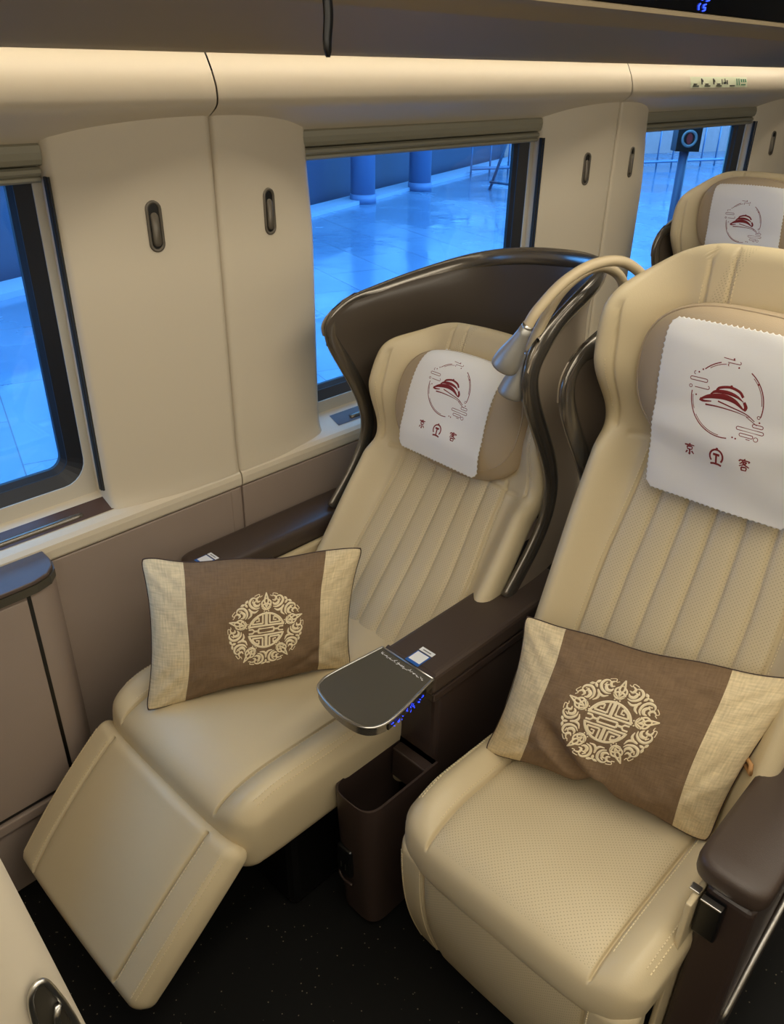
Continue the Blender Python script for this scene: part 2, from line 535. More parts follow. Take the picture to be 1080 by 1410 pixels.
def window(k, ya, yb):
    """ya..yb = visible pocket between the pillar edges"""
    w = bpy.data.objects.new('window_%d' % k, None); w.location = (-.06, (ya+yb)/2, .86); COL.objects.link(w)
    props(w, kind='structure')
    gy0, gy1, gz0, gz1 = ya-.01, yb-.018, .868, 1.56
    # cream frame plate with rounded opening
    bm = bmesh.new()
    out = rrect(ya-.12, yb+.10, .80, 1.60, .004); inn = rrect(gy0, gy1, gz0, gz1, .055)
    ring(bm, out, inn, -.078, -.082, depth=.03)
    link('window_frame', bm, M['frame'], w, smooth=False)
    bm = bmesh.new()
    inn2 = rrect(gy0+.028, gy1-.028, gz0+.024, gz1-.02, .035)
    ring(bm, inn, inn2, -.085, -.105, depth=.03)
    link('rubber_gasket', bm, M['rubber'], w, smooth=False)
    # outer aluminium lip of pane
    bm = bmesh.new(); inn3 = rrect(gy0+.036, gy1-.036, gz0+.034, gz1-.02, .03)
    ring(bm, inn2, inn3, -.108, -.120, depth=.01)
    link('pane_lip', bm, M['rubber'], w, smooth=False)
    bm = bx(-.131, -.126, gy0+.01, gy1-.01, gz0+.01, gz1)
    link('glass_pane', bm, M['glass'], w, smooth=False)
    # guide rail beside the pillar (dark groove)
    bm = bmesh.new()
    for y in (yb-.012,):
        box(bm, -.058, -.046, yb-.006, yb+.0, .848, 1.52, bev=.002)
        box(bm, -.044, -.040, yb-.004, yb+.0, .85, 1.52)
    link('guide_rail', bm, M['blinddark'], w, smooth=False)
    # roller blind: cassette and bottom bar
    pr = [(-.12, 1.578), (-.062, 1.578), (-.056, 1.574), (-.053, 1.562), (-.054, 1.550), (-.058, 1.541), (-.066, 1.538), (-.12, 1.538)]
    b1 = extrude_profile(pr, ya-.02, yb-.002, 1, closed=True)
    cs = link('blind_cassette', b1, M['blind'], w, smooth=False)
    pr = [(-.12, 1.536), (-.066, 1.536), (-.060, 1.532), (-.058, 1.526), (-.062, 1.521), (-.067, 1.5195), (-.064, 1.517), (-.063, 1.512), (-.067, 1.508), (-.12, 1.507)]
    link('blind_bottom_bar', extrude_profile(pr, ya-.02, yb-.006, 1, closed=True), M['blind'], w, smooth=False)
    return w
PILE = [(SEAMS[i]+.305, SEAMS[i+1]-(.345 if i == 0 else .375)) for i in range(4)]
for k, (a, b_) in enumerate(PILE[:3]):
    window(k+1, a, b_)
window(4, *PILE[3])

# trays set in the sill at every window
for k, (a, b_) in enumerate(PILE[:3]):
    t = thing('sill_tray', (-.08, (a+b_)/2, .80), ['brown tray set into the sill below the near left window, glossy roll inside', 'brown tray set into the sill behind the window seat shell', 'brown tray set into the far window sill behind the headrests'][k], 'tray', 'trays set in the window sills')
    bm = bmesh.new(); y0_, y1_ = (a-.02, b_+.005) if k == 0 else (a+.06, b_-.06)
    ring(bm, rrect2 := [(y0_, 0), (y1_, 0), (y1_, 1), (y0_, 1)], [(y0_+.006, .06), (y1_-.006, .06), (y1_-.006, .94), (y0_+.006, .94)], 0, 0)
    for v in bm.verts:
        q = v.co.z; x = -.060+.040*q; v.co = Vector((x, v.co.y, .7995-.45*x))
    base = [(-.058, y0_+.004), (-.022, y0_+.004), (-.022, y1_-.004), (-.058, y1_-.004)]
    vs = [bm.verts.new((x, y, .7992-.45*x)) for x, y in base]; bm.faces.new(vs)
    link('tray_rim', bm, M['traybrown'], t, smooth=False)
    if k < 2:
        ye = y1_-.075 if k == 0 else y1_-.05
        bm = bmesh.new(); tube(bm, catmull([(-.036, y0_+.06, .811), (-.036, (y0_+ye)/2, .812), (-.036, ye-.04, .811), (-.040, ye, .806)], 6), .009, 12)
        o = link('grip_bar', bm, M['rim'], t)  # glossy tube added to give the tray its blue daylight reflection

# coat hooks on the pillar panels
def hook(yc, zc, label):
    dyseam = min((abs(yc-s), s) for s in SEAMS)[1]
    def PX(y, z): return pillar_x(y-dyseam, z)
    x0 = PX(yc, zc)
    t = thing('coat_hook', (x0, yc, zc), label, 'coat hook', 'coat hooks on the window pillars')
    def stadium(hw, hh, n=10):
        pts = []
        for i in range(n+1):
            a = PI*i/n; pts.append((hw*math.cos(a), hh-hw+hw*math.sin(a)))
        for i in range(n+1):
            a = PI+PI*i/n; pts.append((hw*math.cos(a), -(hh-hw)+hw*math.sin(a)))
        return pts
    bm = bmesh.new()
    A = stadium(.0175, .052); B = stadium(.0115, .045)
    a0 = [bm.verts.new((PX(yc+y, zc+z)-.002, yc+y, zc+z)) for y, z in A]
    a1 = [bm.verts.new((PX(yc+y, zc+z)+.004, yc+y*.95, zc+z*.985)) for y, z in A]
    b1 = [bm.verts.new((PX(yc+y, zc+z)+.003, yc+y, zc+z)) for y, z in B]
    b0 = [bm.verts.new((PX(yc+y, zc+z)-.001, yc+y, zc+z)) for y, z in B]
    n = len(A)
    for P_, Q_ in ((a0, a1), (a1, b1), (b1, b0)):
        for i in range(n): bm.faces.new((P_[i], P_[(i+1) % n], Q_[(i+1) % n], Q_[i]))
    link('bezel', bm, M['hook'], t)
    bm = bmesh.new(); bm.faces.new([bm.verts.new((PX(yc+y, zc+z)+.0006, yc+y, zc+z)) for y, z in B])
    link('recess', bm, M['black'], t)
    bm = bmesh.new(); C_ = stadium(.0085, .034)
    c0 = [bm.verts.new((PX(yc+y, zc+z)+.001, yc+y, zc+z-.006)) for y, z in C_]
    c1 = [bm.verts.new((PX(yc+y, zc+z)+.006+.002*(z < 0), yc+y*.85, zc+z*.96-.006)) for y, z in C_]
    for i in range(len(C_)): bm.faces.new((c0[i], c0[(i+1) % len(C_)], c1[(i+1) % len(C_)], c1[i]))
    bm.faces.new(c1)
    link('flap', bm, M['hook'], t)
hook(.915, 1.414, 'leftmost oval bronze coat hook on cream pillar beside the near left window')
hook(1.217, 1.414, 'oval bronze coat hook on cream pillar, just left of the middle window')
hook(2.571, 1.418, 'small oval coat hook on cream pillar, just right of the middle window')
hook(2.868, 1.422, 'narrow oval coat hook on far pillar, left of the rear window')
hook(4.18, 1.425, 'farthest oval coat hook, at the right edge past the rear window')

# information strip on the cove panel
sg = thing('information_sign', (.03, 3.46, 1.676), 'pale strip sign with small pictograms on the curved panel above the rear window', 'sign')
def covex(z):
    return interp([(1.652, .033), (1.675, .030), (1.700, .020), (1.725, .006)], z)
bm = bmesh.new()
def sgp(u, w, off=.0015):
    z = 1.659+w*.036; y = 3.155+u*.50
    return Vector((covex(z)+off, y, z))
g = [[bm.verts.new(sgp(i/8, j/3)) for j in range(4)] for i in range(9)]
for i in range(8):
    for j in range(3): bm.faces.new((g[i][j], g[i+1][j], g[i+1][j+1], g[i][j+1]))
link('sign_plate', bm, M['signpaper'], sg)
bm = bmesh.new(); bg = bmesh.new()
def quad(b, u0, u1, w0, w1): b.faces.new([b.verts.new(sgp(a, c, .003)) for a, c in ((u0, w0), (u1, w0), (u1, w1), (u0, w1))])
for u in (.03, .22, .42, .66): quad(bm, u, u+.10, .12, .22)
for u in (.03, .22, .42): quad(bm, u+.01, u+.07, .28, .38)
for u in (.17, .37): quad(bm, u, u+.02, .3, .85); quad(bm, u+.02, u+.035, .5, .75)
quad(bm, .52, .535, .3, .8); quad(bm, .55, .60, .35, .5); quad(bm, .575, .59, .5, .85); quad(bm, .61, .63, .3, .7)
for u in (.79, .83): quad(bg, u, u+.02, .2, .85)
for u in (.87, .91, .95): quad(bg, u, u+.025, .5, .8)
quad(bg, .87, .96, .2, .3)
link('sign_text', bm, M['black'], sg); link('sign_green_text', bg, M['greenprint'], sg)

# side cabinet by the wall, left edge of the photo
cb = thing('side_cabinet', (.05, .2, 0), 'taupe side cabinet with dark wood lid against the wall at the left edge', 'cabinet')
Y1 = .525
body = [(.0, -.75), (.10, -.75), (.10, Y1-.05), (.094, Y1-.028), (.078, Y1-.008), (.055, Y1+.006), (.03, Y1+.016), (.006, Y1+.03), (.0, Y1+.03)]
bm = prism([(x+.005, y, 0) for x, y in body], (0, 0, .757)); o = link('cabinet_body', bm, M['lower'], cb); sharp(o, 40)
lidp = [(.004, -.76), (.108, -.76), (.108, Y1-.085), (.106, Y1-.045), (.095, Y1-.012), (.072, Y1+.008), (.045, Y1+.016), (.004, Y1+.018)]
lidp = [(x+.006, y) for x, y in lidp]
bm = prism([(x, y, .762) for x, y in lidp], (0, 0, .018)); o = link('lid_edge', bm, M['lidedge'], cb, smooth=False)
bm = prism([(x*.985, y-.003, .7802) for x, y in lidp], (0, 0, .010), bev=.003); o = link('lid', bm, M['lid'], cb, smooth=False)
bm = bx(.1055, .1095, -.70, .455, .235, .752, bev=.0015); o = link('cabinet_door', bm, M['lower'], cb, smooth=False)
bm = bmesh.new(); box(bm, .1052, .1065, .456, .464, .228, .757); box(bm, .1052, .1065, -.7, .464, .225, .2335)
link('door_gap_seal', bm, M['black'], cb, smooth=False)  # black strips standing in for the open gap round the door
bm = bx(.105, .115, -.72, .47, .195, .222, bev=.003); link('base_ledge', bm, M['lower'], cb, smooth=False)

# ================================================================== SEATS
LEN = 1.0
SPINE_R = [(-.1, 0), (0, 0), (.62, 0), (.70, .012), (.80, .055), (.90, .10), (1.0, .135), (1.06, .15)]
SPINE_L = [(-.1, 0), (0, 0), (.62, 0), (.70, .012), (.80, .045), (.90, .075), (1.0, .10), (1.06, .11)]
class Back:
    """local frame of a backrest: x across, v up the back, d towards the sitter"""
    def __init__(s, cx, hy, hz, deg, spine, vtop):
        s.cx, s.hy, s.hz, s.a, s.spine, s.vtop = cx, hy, hz, math.radians(deg), spine, vtop
    def pt(s, x, v, d):
        ca, sa = math.cos(s.a), math.sin(s.a)
        return Vector((s.cx+x, s.hy+v*sa-d*ca, s.hz+v*ca+d*sa))
    def nrm(s): return Vector((0, -math.cos(s.a), math.sin(s.a)))
    def dspine(s, v): return sinterp(s.spine, v)
    def front(s, x, v):
        """front surface height without seams"""
        hw = .27
        t = abs(x)/hw
        d = s.dspine(v)
        d += .055*sm(.66, .92, t)*(1-sm(.60, .72, v))        # side bolsters of the body
        d += .115*sm(.50, 1.02, t)*sm(.64, .78, v)*(1-sm(.85, 1.03, v)*.8)   # head wings
        d += .018*(1-t*t)*sm(.0, .1, v)*(1-sm(.1, .45, v))
        return d

def wz(v): return .180-.02*sm(.35, .65, v)
def build_back(B, root):
    hw, T = .268, .085
    hv = (B.vtop+.06)/2
    RIBS = (-.68, -.34, 0, .34, .68)
    vneck = .655
    def seams(x, v):
        g = 0
        w = wz(v)
        if v < .68:
            g += groove(abs(x), w, .004, .007)
            if v < vneck+.01:
                for r in RIBS:
                    g += groove(x, r*w, .0035, .003)
                if abs(x) < w:
                    q = ((x/w+1.02)/.34) % 1; g += .0065*(1-abs(2*q-1)**3)-.001
        if abs(x) < .21: g += groove(v, vneck+.02*(1-(x/.21)**2), .004, .008)
        if v > .66:
            # head: perimeter seam and the strip at the left third
            g += groove(abs(x), .232, .0032, .009)*sm(.62, .66, v)
            for c in (-.115, -.075, .075, .115): g += groove(x, c, .0025, .0055)*sm(.74, .78, v)
        return g
    def deform(x, y, z):
        v = z+hv-.06
        s = (y+T)/(2*T)      # y = -T front, +T back
        f = 1
        vt0 = B.vtop-.24
        if v > vt0:
            q = min(1, (v-vt0)/(B.vtop-vt0+.0005))
            f = max(.0, (1-q**2.3))**(1/2.3)*.66+.34
        # softly narrowed waist
        f *= 1-.018*math.exp(-((v-.62)/.09)**2)
        xx = x*f
        dome = 0
        if v > vt0+.1: dome = -.030*(abs(xx)/hw)**2*sm(vt0+.1, B.vtop, v)
        v2 = v+dome
        # front half follows front(), back half follows the spine
        fr = B.front(xx if v < .95*B.vtop else xx, v)
        bk = B.dspine(v)-.075+ .02*abs(x/hw)**2 + .6*(B.front(xx, v)-B.dspine(v))
        if y < -T+.03:
            # front rounded rim
            d = fr+(-(T)-y)+.0*s
            if y <= -T+1e-4 or True:
                d += seams(xx, v)*(1 if abs(x) < hw-.02 else 0)*sm(-T+.012, -T, y)
        elif y > T-.03:
            d = bk-(y-T)-.0
        else:
            t = (y+T-.03)/(2*T-.06)
            d = (fr-.03)*(1-t)+(bk+.03)*t
        return B.pt(xx, v2, d)
    def mi(x, y, z):
        v = z+hv-.06
        if y < -T+.005:
            if v < vneck and abs(x) < wz(v)-.003: return 1
            if v > .70 and (.078 < abs(x) < .112): return 1
        return 0
    bm = rbox(hw, T, hv, .028, (170, 3, 200), deform, mi, k=5)
    o = link('backrest', bm, [M['leather'], M['perf']], root)
    # stitching
    bs = bmesh.new(); n = B.nrm()
    for sx in (-1, 1):
        for off in (.006,):
            path = [(B.pt(sx*(wz(v)+off), v, B.front(sx*(wz(v)+off), v)+.0002), n) for v in [i*.01 for i in range(2, 65)]]
            stitches(bs, path)
            path = [(B.pt(sx*(.235+off), v, B.front(sx*(.235+off), v)+.0002), n) for v in [.70+i*.01 for i in range(0, 9)]]
            stitches(bs, path)
        for c in (.068, .122):
            path = [(B.pt(sx*c, v, B.front(sx*c, v)+.0002), n) for v in [.78+i*.01 for i in range(0, int((B.vtop-.82)*100))]]
            stitches(bs, path)
    link('stitching', bs, M['stitch'], o, smooth=False)['kind'] = 'stuff'
    # piping round the wing
    return o

class HeadPad:
    def __init__(s, B, cx=0, cv=.785, hx=.203, hv=.135, th=.088, lift=0):
        s.B, s.cx, s.cv, s.hx, s.hv, s.th = B, cx, cv, hx, hv, th
    def front(s, x, v):
        a = (x-s.cx)/s.hx; b = (v-s.cv)/s.hv
        r = max(0, 1-(abs(a)**3.2+abs(b)**2.6))
        return s.B.dspine(v)+.012+s.th*r**.42
def build_headpad(H, root):
    B = H.B
    bm = bmesh.new(); n, m = 44, 34
    def ring_pt(rho, phi, side):
        c, s_ = math.cos(phi), math.sin(phi)
        px = (abs(c)**.72)*(1 if c > 0 else -1); py = (abs(s_)**.80)*(1 if s_ > 0 else -1)
        x = H.cx+H.hx*px*rho; v = H.cv+H.hv*py*rho
        prof = max(0, 1-rho**3.4)**.5
        base = B.dspine(v)+.022
        d = base+(H.th*prof if side > 0 else -.03*prof)
        return B.pt(x, v, d)
    K = 14
    rings = []
    for k in range(1, K+1):
        rho = math.sin(PI/2*k/K)
        rings.append((rho, 1))
    for k in range(K-1, 0, -1):
        rings.append((math.sin(PI/2*k/K), -1))
    vr = []
    c0 = bm.verts.new(ring_pt(0, 0, 1)); c1 = bm.verts.new(ring_pt(0, 0, -1))
    for rho, s_ in rings:
        vr.append([bm.verts.new(ring_pt(rho, 2*PI*i/64, s_)) for i in range(64)])
    for i in range(64):
        bm.faces.new((c0, vr[0][i], vr[0][(i+1) % 64])); bm.faces.new((c1, vr[-1][(i+1) % 64], vr[-1][i]))
    for a, b_ in zip(vr, vr[1:]):
        for i in range(64): bm.faces.new((a[i], b_[i], b_[(i+1) % 64], a[(i+1) % 64]))
    o = link('headrest_pillow', bm, M['suede'], root)
    pts = []
    for i in range(96):
        phi = 2*PI*i/96
        rho = .93
        pts.append(ring_pt(rho, phi, 1)+B.nrm()*.0005)
    bm = tube(bmesh.new(), pts, .0016, 6, closed=True)
    link('pillow_seam', bm, M['suede'], o)
    return o

def padfn(cx, cy, cz, hx, hy, hz, tilt=0):
    """mapping of a box tilted about x; returns world point from local"""
    a = math.radians(tilt); ca, sa = math.cos(a), math.sin(a)
    def f(x, y, z): return Vector((cx+x, cy+y*ca-z*sa, cz+y*sa+z*ca))
    return f

def build_cushion(root, cx, y0, y1, ztop, th, hw=.262, perf=True, tilt=-2.5):
    hy = (y1-y0)/2; hz = th/2
    F = padfn(cx, (y0+y1)/2, ztop-hz, hw, hy, hz, tilt)
    zw = .178
    def shape(x, y, z):
        t = abs(x)/hw; top = (z+hz)/(2*hz)
        wide = sm(-hy+.10, -hy+.34, y)
        zz = z
        # raised side rolls
        zz += top*(.020*sm(.62, .85, t)-.014*sm(.88, 1.0, t))
        # crown and drooping front lip
        zz += top*.012*(1-t*t)
        zz -= top*.022*(1-sm(-hy, -hy+.16, y))**2
        if z > hz-.03:
            s_ = top
            bound = zw
            zz += groove(abs(x), bound, .0028, .011)+groove(abs(x), bound, .012, .005)*sm(-hy, -hy+.03, y)
        # front bulge, plan rounding of the corners
        yy = y
        front = 1-sm(-hy, -hy+.12, y)
        yy += front*(.022*t**4)
        yy -= .012*math.sin(PI*min(1, max(0, top)))*front
        xx = x
        xx *= 1-.02*front*(1-.3*top)
        if z < hz-.03: xx *= 1-.05*(1-top)**1.3
        return xx, yy, zz
    def deform(x, y, z):
        return F(*shape(x, y, z))
    def mi(x, y, z):
        if perf and z > hz-.012 and abs(x) < zw-.003 and y < hy*.25: return 1
        return 0
    bm = rbox(hw, hy, hz, .042, (90, 70, 4), deform, mi, k=7, ex=[zw-.009, zw-.006, zw-.004, zw-.002, zw, zw+.002, zw+.004, zw+.006, zw+.009])
    # smooth the front seam on the vertical front
    o = link('seat_cushion', bm, [M['leather'], M['perf']], root)
    bs = bmesh.new(); n = F(0, 0, 1)-F(0, 0, 0)
    for sx in (-1, 1):
        path = []
        for i in range(60):
            y = -hy+.045+(2*hy-.09)*i/59
            p = deform(sx*(zw+.008), y, hz-.0); path.append((p+n*.0006, n))
        stitches(bs, path)
        # double stitch along the outer edge of the roll
        for inset in (.004, .012):
            path = []
            for i in range(60):
                y = -hy+.045+(2*hy-.09)*i/59
                e_ = .014+inset
                xx, yy, zz = shape(sx*(hw-e_), y, hz-.042+math.sqrt(.042**2-(.042-e_)**2))
                path.append((F(xx, yy, zz)+n*.0007, n))
            stitches(bs, path)
    link('stitching', bs, M['stitch'], o, smooth=False)['kind'] = 'stuff'
    return o

def build_legrest(root, cx, top, bot, th, hw=.252, perf=True, bow=.02):
    """padded board from `top` (y,z) to `bot` (y,z) measured on its outer face"""
    ty, tz = top; by, bz = bot
    L = math.hypot(ty-by, tz-bz); hv = L/2
    up = Vector((0, ty-by, tz-bz)).normalized(); n = Vector((0, -up.z, up.y))
    if n.z < 0 and abs(n.z) > .3: n = -n
    if n.y > 0: n = -n
    c = Vector((cx, (ty+by)/2, (tz+bz)/2)); T = th/2
    zw = .178
    def deform(x, y, z):
        t = abs(x)/hw; q = (z+hv)/(2*hv)
        s_ = (T-y)/(2*T)      # y=-T is the outer face
        xx = x*(1-.05*(1-q)**2)
        d = -y-T
        d += (bow*math.sin(PI*q)+.010*(1-t*t))*s_
        d -= .010*sm(.9, 1, t)*s_
        if y < -T+.004 : d += groove(abs(x), zw, .0026, .008)+groove(abs(x), zw, .010, .003)
        zz = z-(.012*t**3)*(1-q)*0
        return c+Vector((xx, 0, 0))+up*zz+n*d
    def mi(x, y, z):
        return 1 if perf and y < -T+.004 and abs(x) < zw-.004 and z > -hv*.2 else 0
    bm = rbox(hw, T, hv, min(.024, T*.85), (90, 4, 70), deform, mi, k=6, ex=[zw-.009, zw-.006, zw-.004, zw-.002, zw, zw+.002, zw+.004, zw+.006, zw+.009])
    o = link('leg_rest', bm, [M['leather'], M['perf']], root)
    bs = bmesh.new()
    for sx in (-1, 1):
        path = [(deform(sx*(zw+.008), -T, -hv+.025+(2*hv-.05)*i/59)+n*.0006, n) for i in range(60)]
        stitches(bs, path)
        for inset in (.004, .012):
            rr_ = min(.024, T*.85); e_ = .010+inset
            path = [(deform(sx*(hw-e_), -T+rr_-math.sqrt(max(0, rr_**2-max(0, rr_-e_)**2)), -hv+.025+(2*hv-.05)*i/59)+n*.0006, n) for i in range(60)]
            stitches(bs, path)
    link('stitching', bs, M['stitch'], o, smooth=False)['kind'] = 'stuff'
    return o

# ---- privacy shell wrapped round the back
EDGE = [(.30, 1.06), (.50, 1.15), (.60, 1.235), (.683, 1.312), (.75, 1.375), (.80, 1.415), (.86, 1.432), (.92, 1.412), (1.0, 1.362), (1.06, 1.322), (1.116, 1.288), (1.18, 1.250), (1.24, 1.245), (1.285, 1.275), (1.32, 1.335), (1.36, 1.42)]
def cum(pts):
    c = [0]
    for a, b in zip(pts, pts[1:]): c.append(c[-1]+(b-a).length)
    return c
def along_path(pts, c, s_):
    import bisect
    i = max(1, min(len(pts)-1, bisect.bisect_left(c, s_)))
    d = c[i]-c[i-1]
    return pts[i-1].lerp(pts[i], (s_-c[i-1])/d if d > 1e-9 else 0)
def build_shell(root, cx, tl, tr, tb):
    """tl/tr: top height of the left/right wing tip, tb: height at the back"""
    HW = .291; NB = 64; NZ = 60; z0 = .652
    def ztop(t): return sinterp(tb, t)-.010*max(0, (abs(t)-.88)/.12)**2
    def P(t, s):
        zt = ztop(t); z = z0+(zt-z0)*s
        tip = tl if t < 0 else tr
        ze = z if z < 1.10 else 1.10+(z-1.10)*(1.37-1.10)/(max(tip, zt)-1.10)
        yf = sinterp(EDGE, ze)
        yb_ = 1.64+.06*sm(.4, 1.3, z)
        a = abs(t); sg_ = 1 if t > 0 else -1
        th = (1-a)*PI/2; e = .64
        e = .62+.20*sm(.7, 1.2, z)
        x = HW*(math.cos(th)**e if a > 0 else 0)
        y = yf+(yb_-yf)*(math.sin(th)**e)+(.018*sm(1.0, 1.2, z)*a if t < 0 and tip < 1.25 else 0)
        return Vector((cx+sg_*(x+.010*sm(.9, 1.25, z)*a), y, z))
    ts = [math.sin(PI/2*(-1+2*i/NB)) for i in range(NB+1)]
    G = [[P(t, (j/NZ)) for j in range(NZ+1)] for t in ts]
    brd = [(0, j) for j in range(NZ+1)]+[(i, NZ) for i in range(1, NB+1)]+[(NB, j) for j in range(NZ-1, -1, -1)]
    raw = [G[i][j].copy() for i, j in brd]; c0 = cum(raw)
    NU = 220
    uni = [along_path(raw, c0, c0[-1]*q/NU) for q in range(NU+1)]
    for _ in range(70): uni = [uni[0]]+[(uni[q-1]+uni[q]*2+uni[q+1])/4 for q in range(1, NU)]+[uni[-1]]
    cu = [q/NU for q in range(NU+1)]
    sm_ = [along_path(uni, cu, c/c0[-1]) for c in c0]
    D = {ij: p-G[ij[0]][ij[1]] for ij, p in zip(brd, sm_)}
    for i in range(NB+1):
        for j in range(NZ+1):
            wt = sm(NZ-22, NZ, j); e_ = 0 if i < NB/2 else NB; ws = sm(14, 0, abs(i-e_)) if abs(i-e_) >= 14 else 1-sm(0, 14, abs(i-e_))
            if (i, j) in D: G[i][j] = G[i][j]+D[(i, j)]; continue
            G[i][j] = G[i][j]+(D[(i, NZ)]*wt*wt+D[(e_, j)]*ws*ws)/max(1e-6, max(wt, ws, wt+ws if wt+ws > 1 else 1))
    # normals (outwards) for thickness
    def nrm(i, j):
        a = G[min(i+1, NB)][j]-G[max(i-1, 0)][j]; b_ = G[i][min(j+1, NZ)]-G[i][max(j-1, 0)]
        n = a.cross(b_).normalized()
        c = Vector((cx, 1.3, G[i][j].z))
        if n.dot(G[i][j]-c) < 0: n = -n
        return n
    th = .016
    bm = bmesh.new()
    A = [[bm.verts.new(G[i][j]) for j in range(NZ+1)] for i in range(NB+1)]
    O = [[bm.verts.new(G[i][j]+nrm(i, j)*th) for j in range(NZ+1)] for i in range(NB+1)]
    for i in range(NB):
        for j in range(NZ):
            bm.faces.new((A[i][j], A[i+1][j], A[i+1][j+1], A[i][j+1]))
            f = bm.faces.new((O[i][j], O[i][j+1], O[i+1][j+1], O[i+1][j])); f.material_index = 1
    border = [(0, j) for j in range(NZ+1)]+[(i, NZ) for i in range(1, NB+1)]+[(NB, j) for j in range(NZ-1, -1, -1)]
    for (i, j), (k, l) in zip(border, border[1:]): bm.faces.new((A[i][j], A[k][l], O[k][l], O[i][j]))
    sh = link('shell', bm, [M['shell'], M['shellout']], root)
    # glossy rim following the border
    nb = [nrm(i, j) for i, j in border]
    pts = [u.copy() for u in uni]
    nn_ = [along_path(nb, c0, c0[-1]*q/NU) for q in range(NU+1)]
    for _ in range(40): nn_ = [nn_[0]]+[(nn_[q-1]+nn_[q]*2+nn_[q+1])/4 for q in range(1, NU)]+[nn_[-1]]
    pts = [p+n.normalized()*th*.5 for p, n in zip(pts, nn_)]
    ins = []
    for q in range(NU+1):
        t_ = (pts[min(q+1, NU)]-pts[max(q-1, 0)]).normalized()
        v = t_.cross(nn_[q]).normalized()
        if q == 60 and False: pass
        ins.append(v)
    mid = NU//2
    if ins[mid].z > 0: ins = [-v for v in ins]
    bm = bmesh.new(); rr_ = []
    for k, (p, v) in enumerate(zip(pts, ins)):
        t_ = (pts[min(k+1, len(pts)-1)]-pts[max(k-1, 0)]).normalized()
        v = (v-t_*v.dot(t_)).normalized(); w_ = t_.cross(v)
        c_ = p+v*.014; top_ = sm(.0, .12, k/len(pts))*sm(0, .12, 1-k/len(pts))
        la, lb = .023, .0125
        rr_.append([bm.verts.new(c_+v*math.cos(2*PI*q/16)*la+w_*math.sin(2*PI*q/16)*lb) for q in range(16)])
    for a_, b2 in zip(rr_, rr_[1:]):
        for q in range(16): bm.faces.new((a_[q], a_[(q+1) % 16], b2[(q+1) % 16], b2[q]))
    bm.faces.new(rr_[0]); bm.faces.new(rr_[-1])
    link('rim', bm, M['rim'], sh)
    return sh

# ---- armrest pad outline helper
def arm_pad(x0, x1, y0, y1, z0, z1, rfront, zslope=0, rb=.012):
    pts = []
    xc = (x0+x1)/2; hw = (x1-x0)/2
    for i in range(17):
        a = PI*i/16
        pts.append((xc-hw*(abs(math.cos(a))**.62)*(1 if math.cos(a) > 0 else -1), y0+rfront*(1-math.sin(a)**.62), z0))
    pts += [(x1, y1, z0), (x0, y1, z0)]
    bm = prism(pts, (0, 0, z1-z0), bev=rb)
    if zslope:
        for v in bm.verts: v.co.z += (v.co.y-y0)*zslope
    return bm

GR = 'first class lounge seats'
def seat(name, label, cx, B, tip, cush, leg, pads=True):
    root = thing(name, (cx, 1.25, 0), label, 'train seat', GR)
    build_back(B, root)
    H = HeadPad(B)
    build_headpad(H, root)
    build_shell(root, cx, *tip)
    build_cushion(root, cx, *cush)
    build_legrest(root, cx, *leg)
    # dark base under the cushion
    link('base', bx(cx-.20, cx+.20, cush[0]+.16, 1.5, .002, cush[2]-cush[3]-.01, bev=.02), M['black'], root, smooth=False)
    return root, H

BL = Back(.426, 1.03, .30, 36, SPINE_L, 1.005)
BR = Back(1.098, 1.17, .47, 20, SPINE_R, 1.02)
seatL, HL = seat('lounge_seat', 'reclined beige leather window seat with leg rest raised, beside the cream pillar', .405, BL, (1.22, 1.33, [(-1, 1.225), (-.75, 1.24), (-.5, 1.27), (-.25, 1.30), (0, 1.325), (.4, 1.345), (.8, 1.35), (1, 1.34)]),
                 (.545, 1.19, .470, .185, .264, False, -1.5), ((.535, .415), (.284, .172), .062, .258, False, .008))
seatR, HR = seat('lounge_seat', 'upright beige perforated leather aisle seat with leg rest folded down, in the right foreground', 1.105, BR, (1.30, 1.33, [(-1, 1.30), (-.5, 1.32), (0, 1.34), (.5, 1.345), (1, 1.335)]),
                 (.775, 1.25, .475, .145, .267), ((.775, .405), (.845, .045), .07, .256))

# armrest of the window seat
def bm_move(bm, d):
    for v in bm.verts: v.co += Vector(d)
    return bm
o = link('armrest', arm_pad(.015, .135, .845, 1.42, .585, .645, .06, rb=.016), M['arm'], seatL); sharp(o, 60)
o['label'] = 'dark brown armrest on the window side'
link('armrest_panel', bx(.03, .13, .90, 1.45, .20, .583, bev=.01), M['lower'], seatL, smooth=False)
link('inner_side_pad', bx(.131, .150, .93, 1.30, .36, .592, bev=.006), M['leather'], seatL, smooth=False)
b_ = bmesh.new(); box(b_, .1335, .146, .90, 1.06, .592, .600, bev=.003)
link('armrest_metal_trim', b_, M['chrome'], seatL, smooth=False)

def sticker(parent, c, ux, uy, w, h, z=.0004):
    """white/blue label: c centre, ux/uy unit vectors on the surface"""
    n = ux.cross(uy).normalized()
    st = None
    def q(bm, a0, a1, b0, b1, e, mi=0):
        vs = [bm.verts.new(c+ux*a*w+uy*b*h+n*e) for a, b in ((a0, b0), (a1, b0), (a1, b1), (a0, b1))]
        f = bm.faces.new(vs); f.material_index = mi
    bm = bmesh.new()
    q(bm, -.5, .5, -.5, .22, z+.0004, 1); q(bm, -.5, .5, .27, .5, z+.0004, 0); q(bm, -.42, .42, -.36, .18, z+.0010, 0)
    q(bm, -.3, .3, .35, .40, z+.0010, 2)
    o = link('sticker', bm, [M['paper'], M['bluelabel'], M['printgrey']], parent, smooth=False, fix=False)
    return o
sticker(seatL, Vector((.087, .892, .6455)), Vector((1, 0, 0)), Vector((0, 1, 0)), .036, .05)

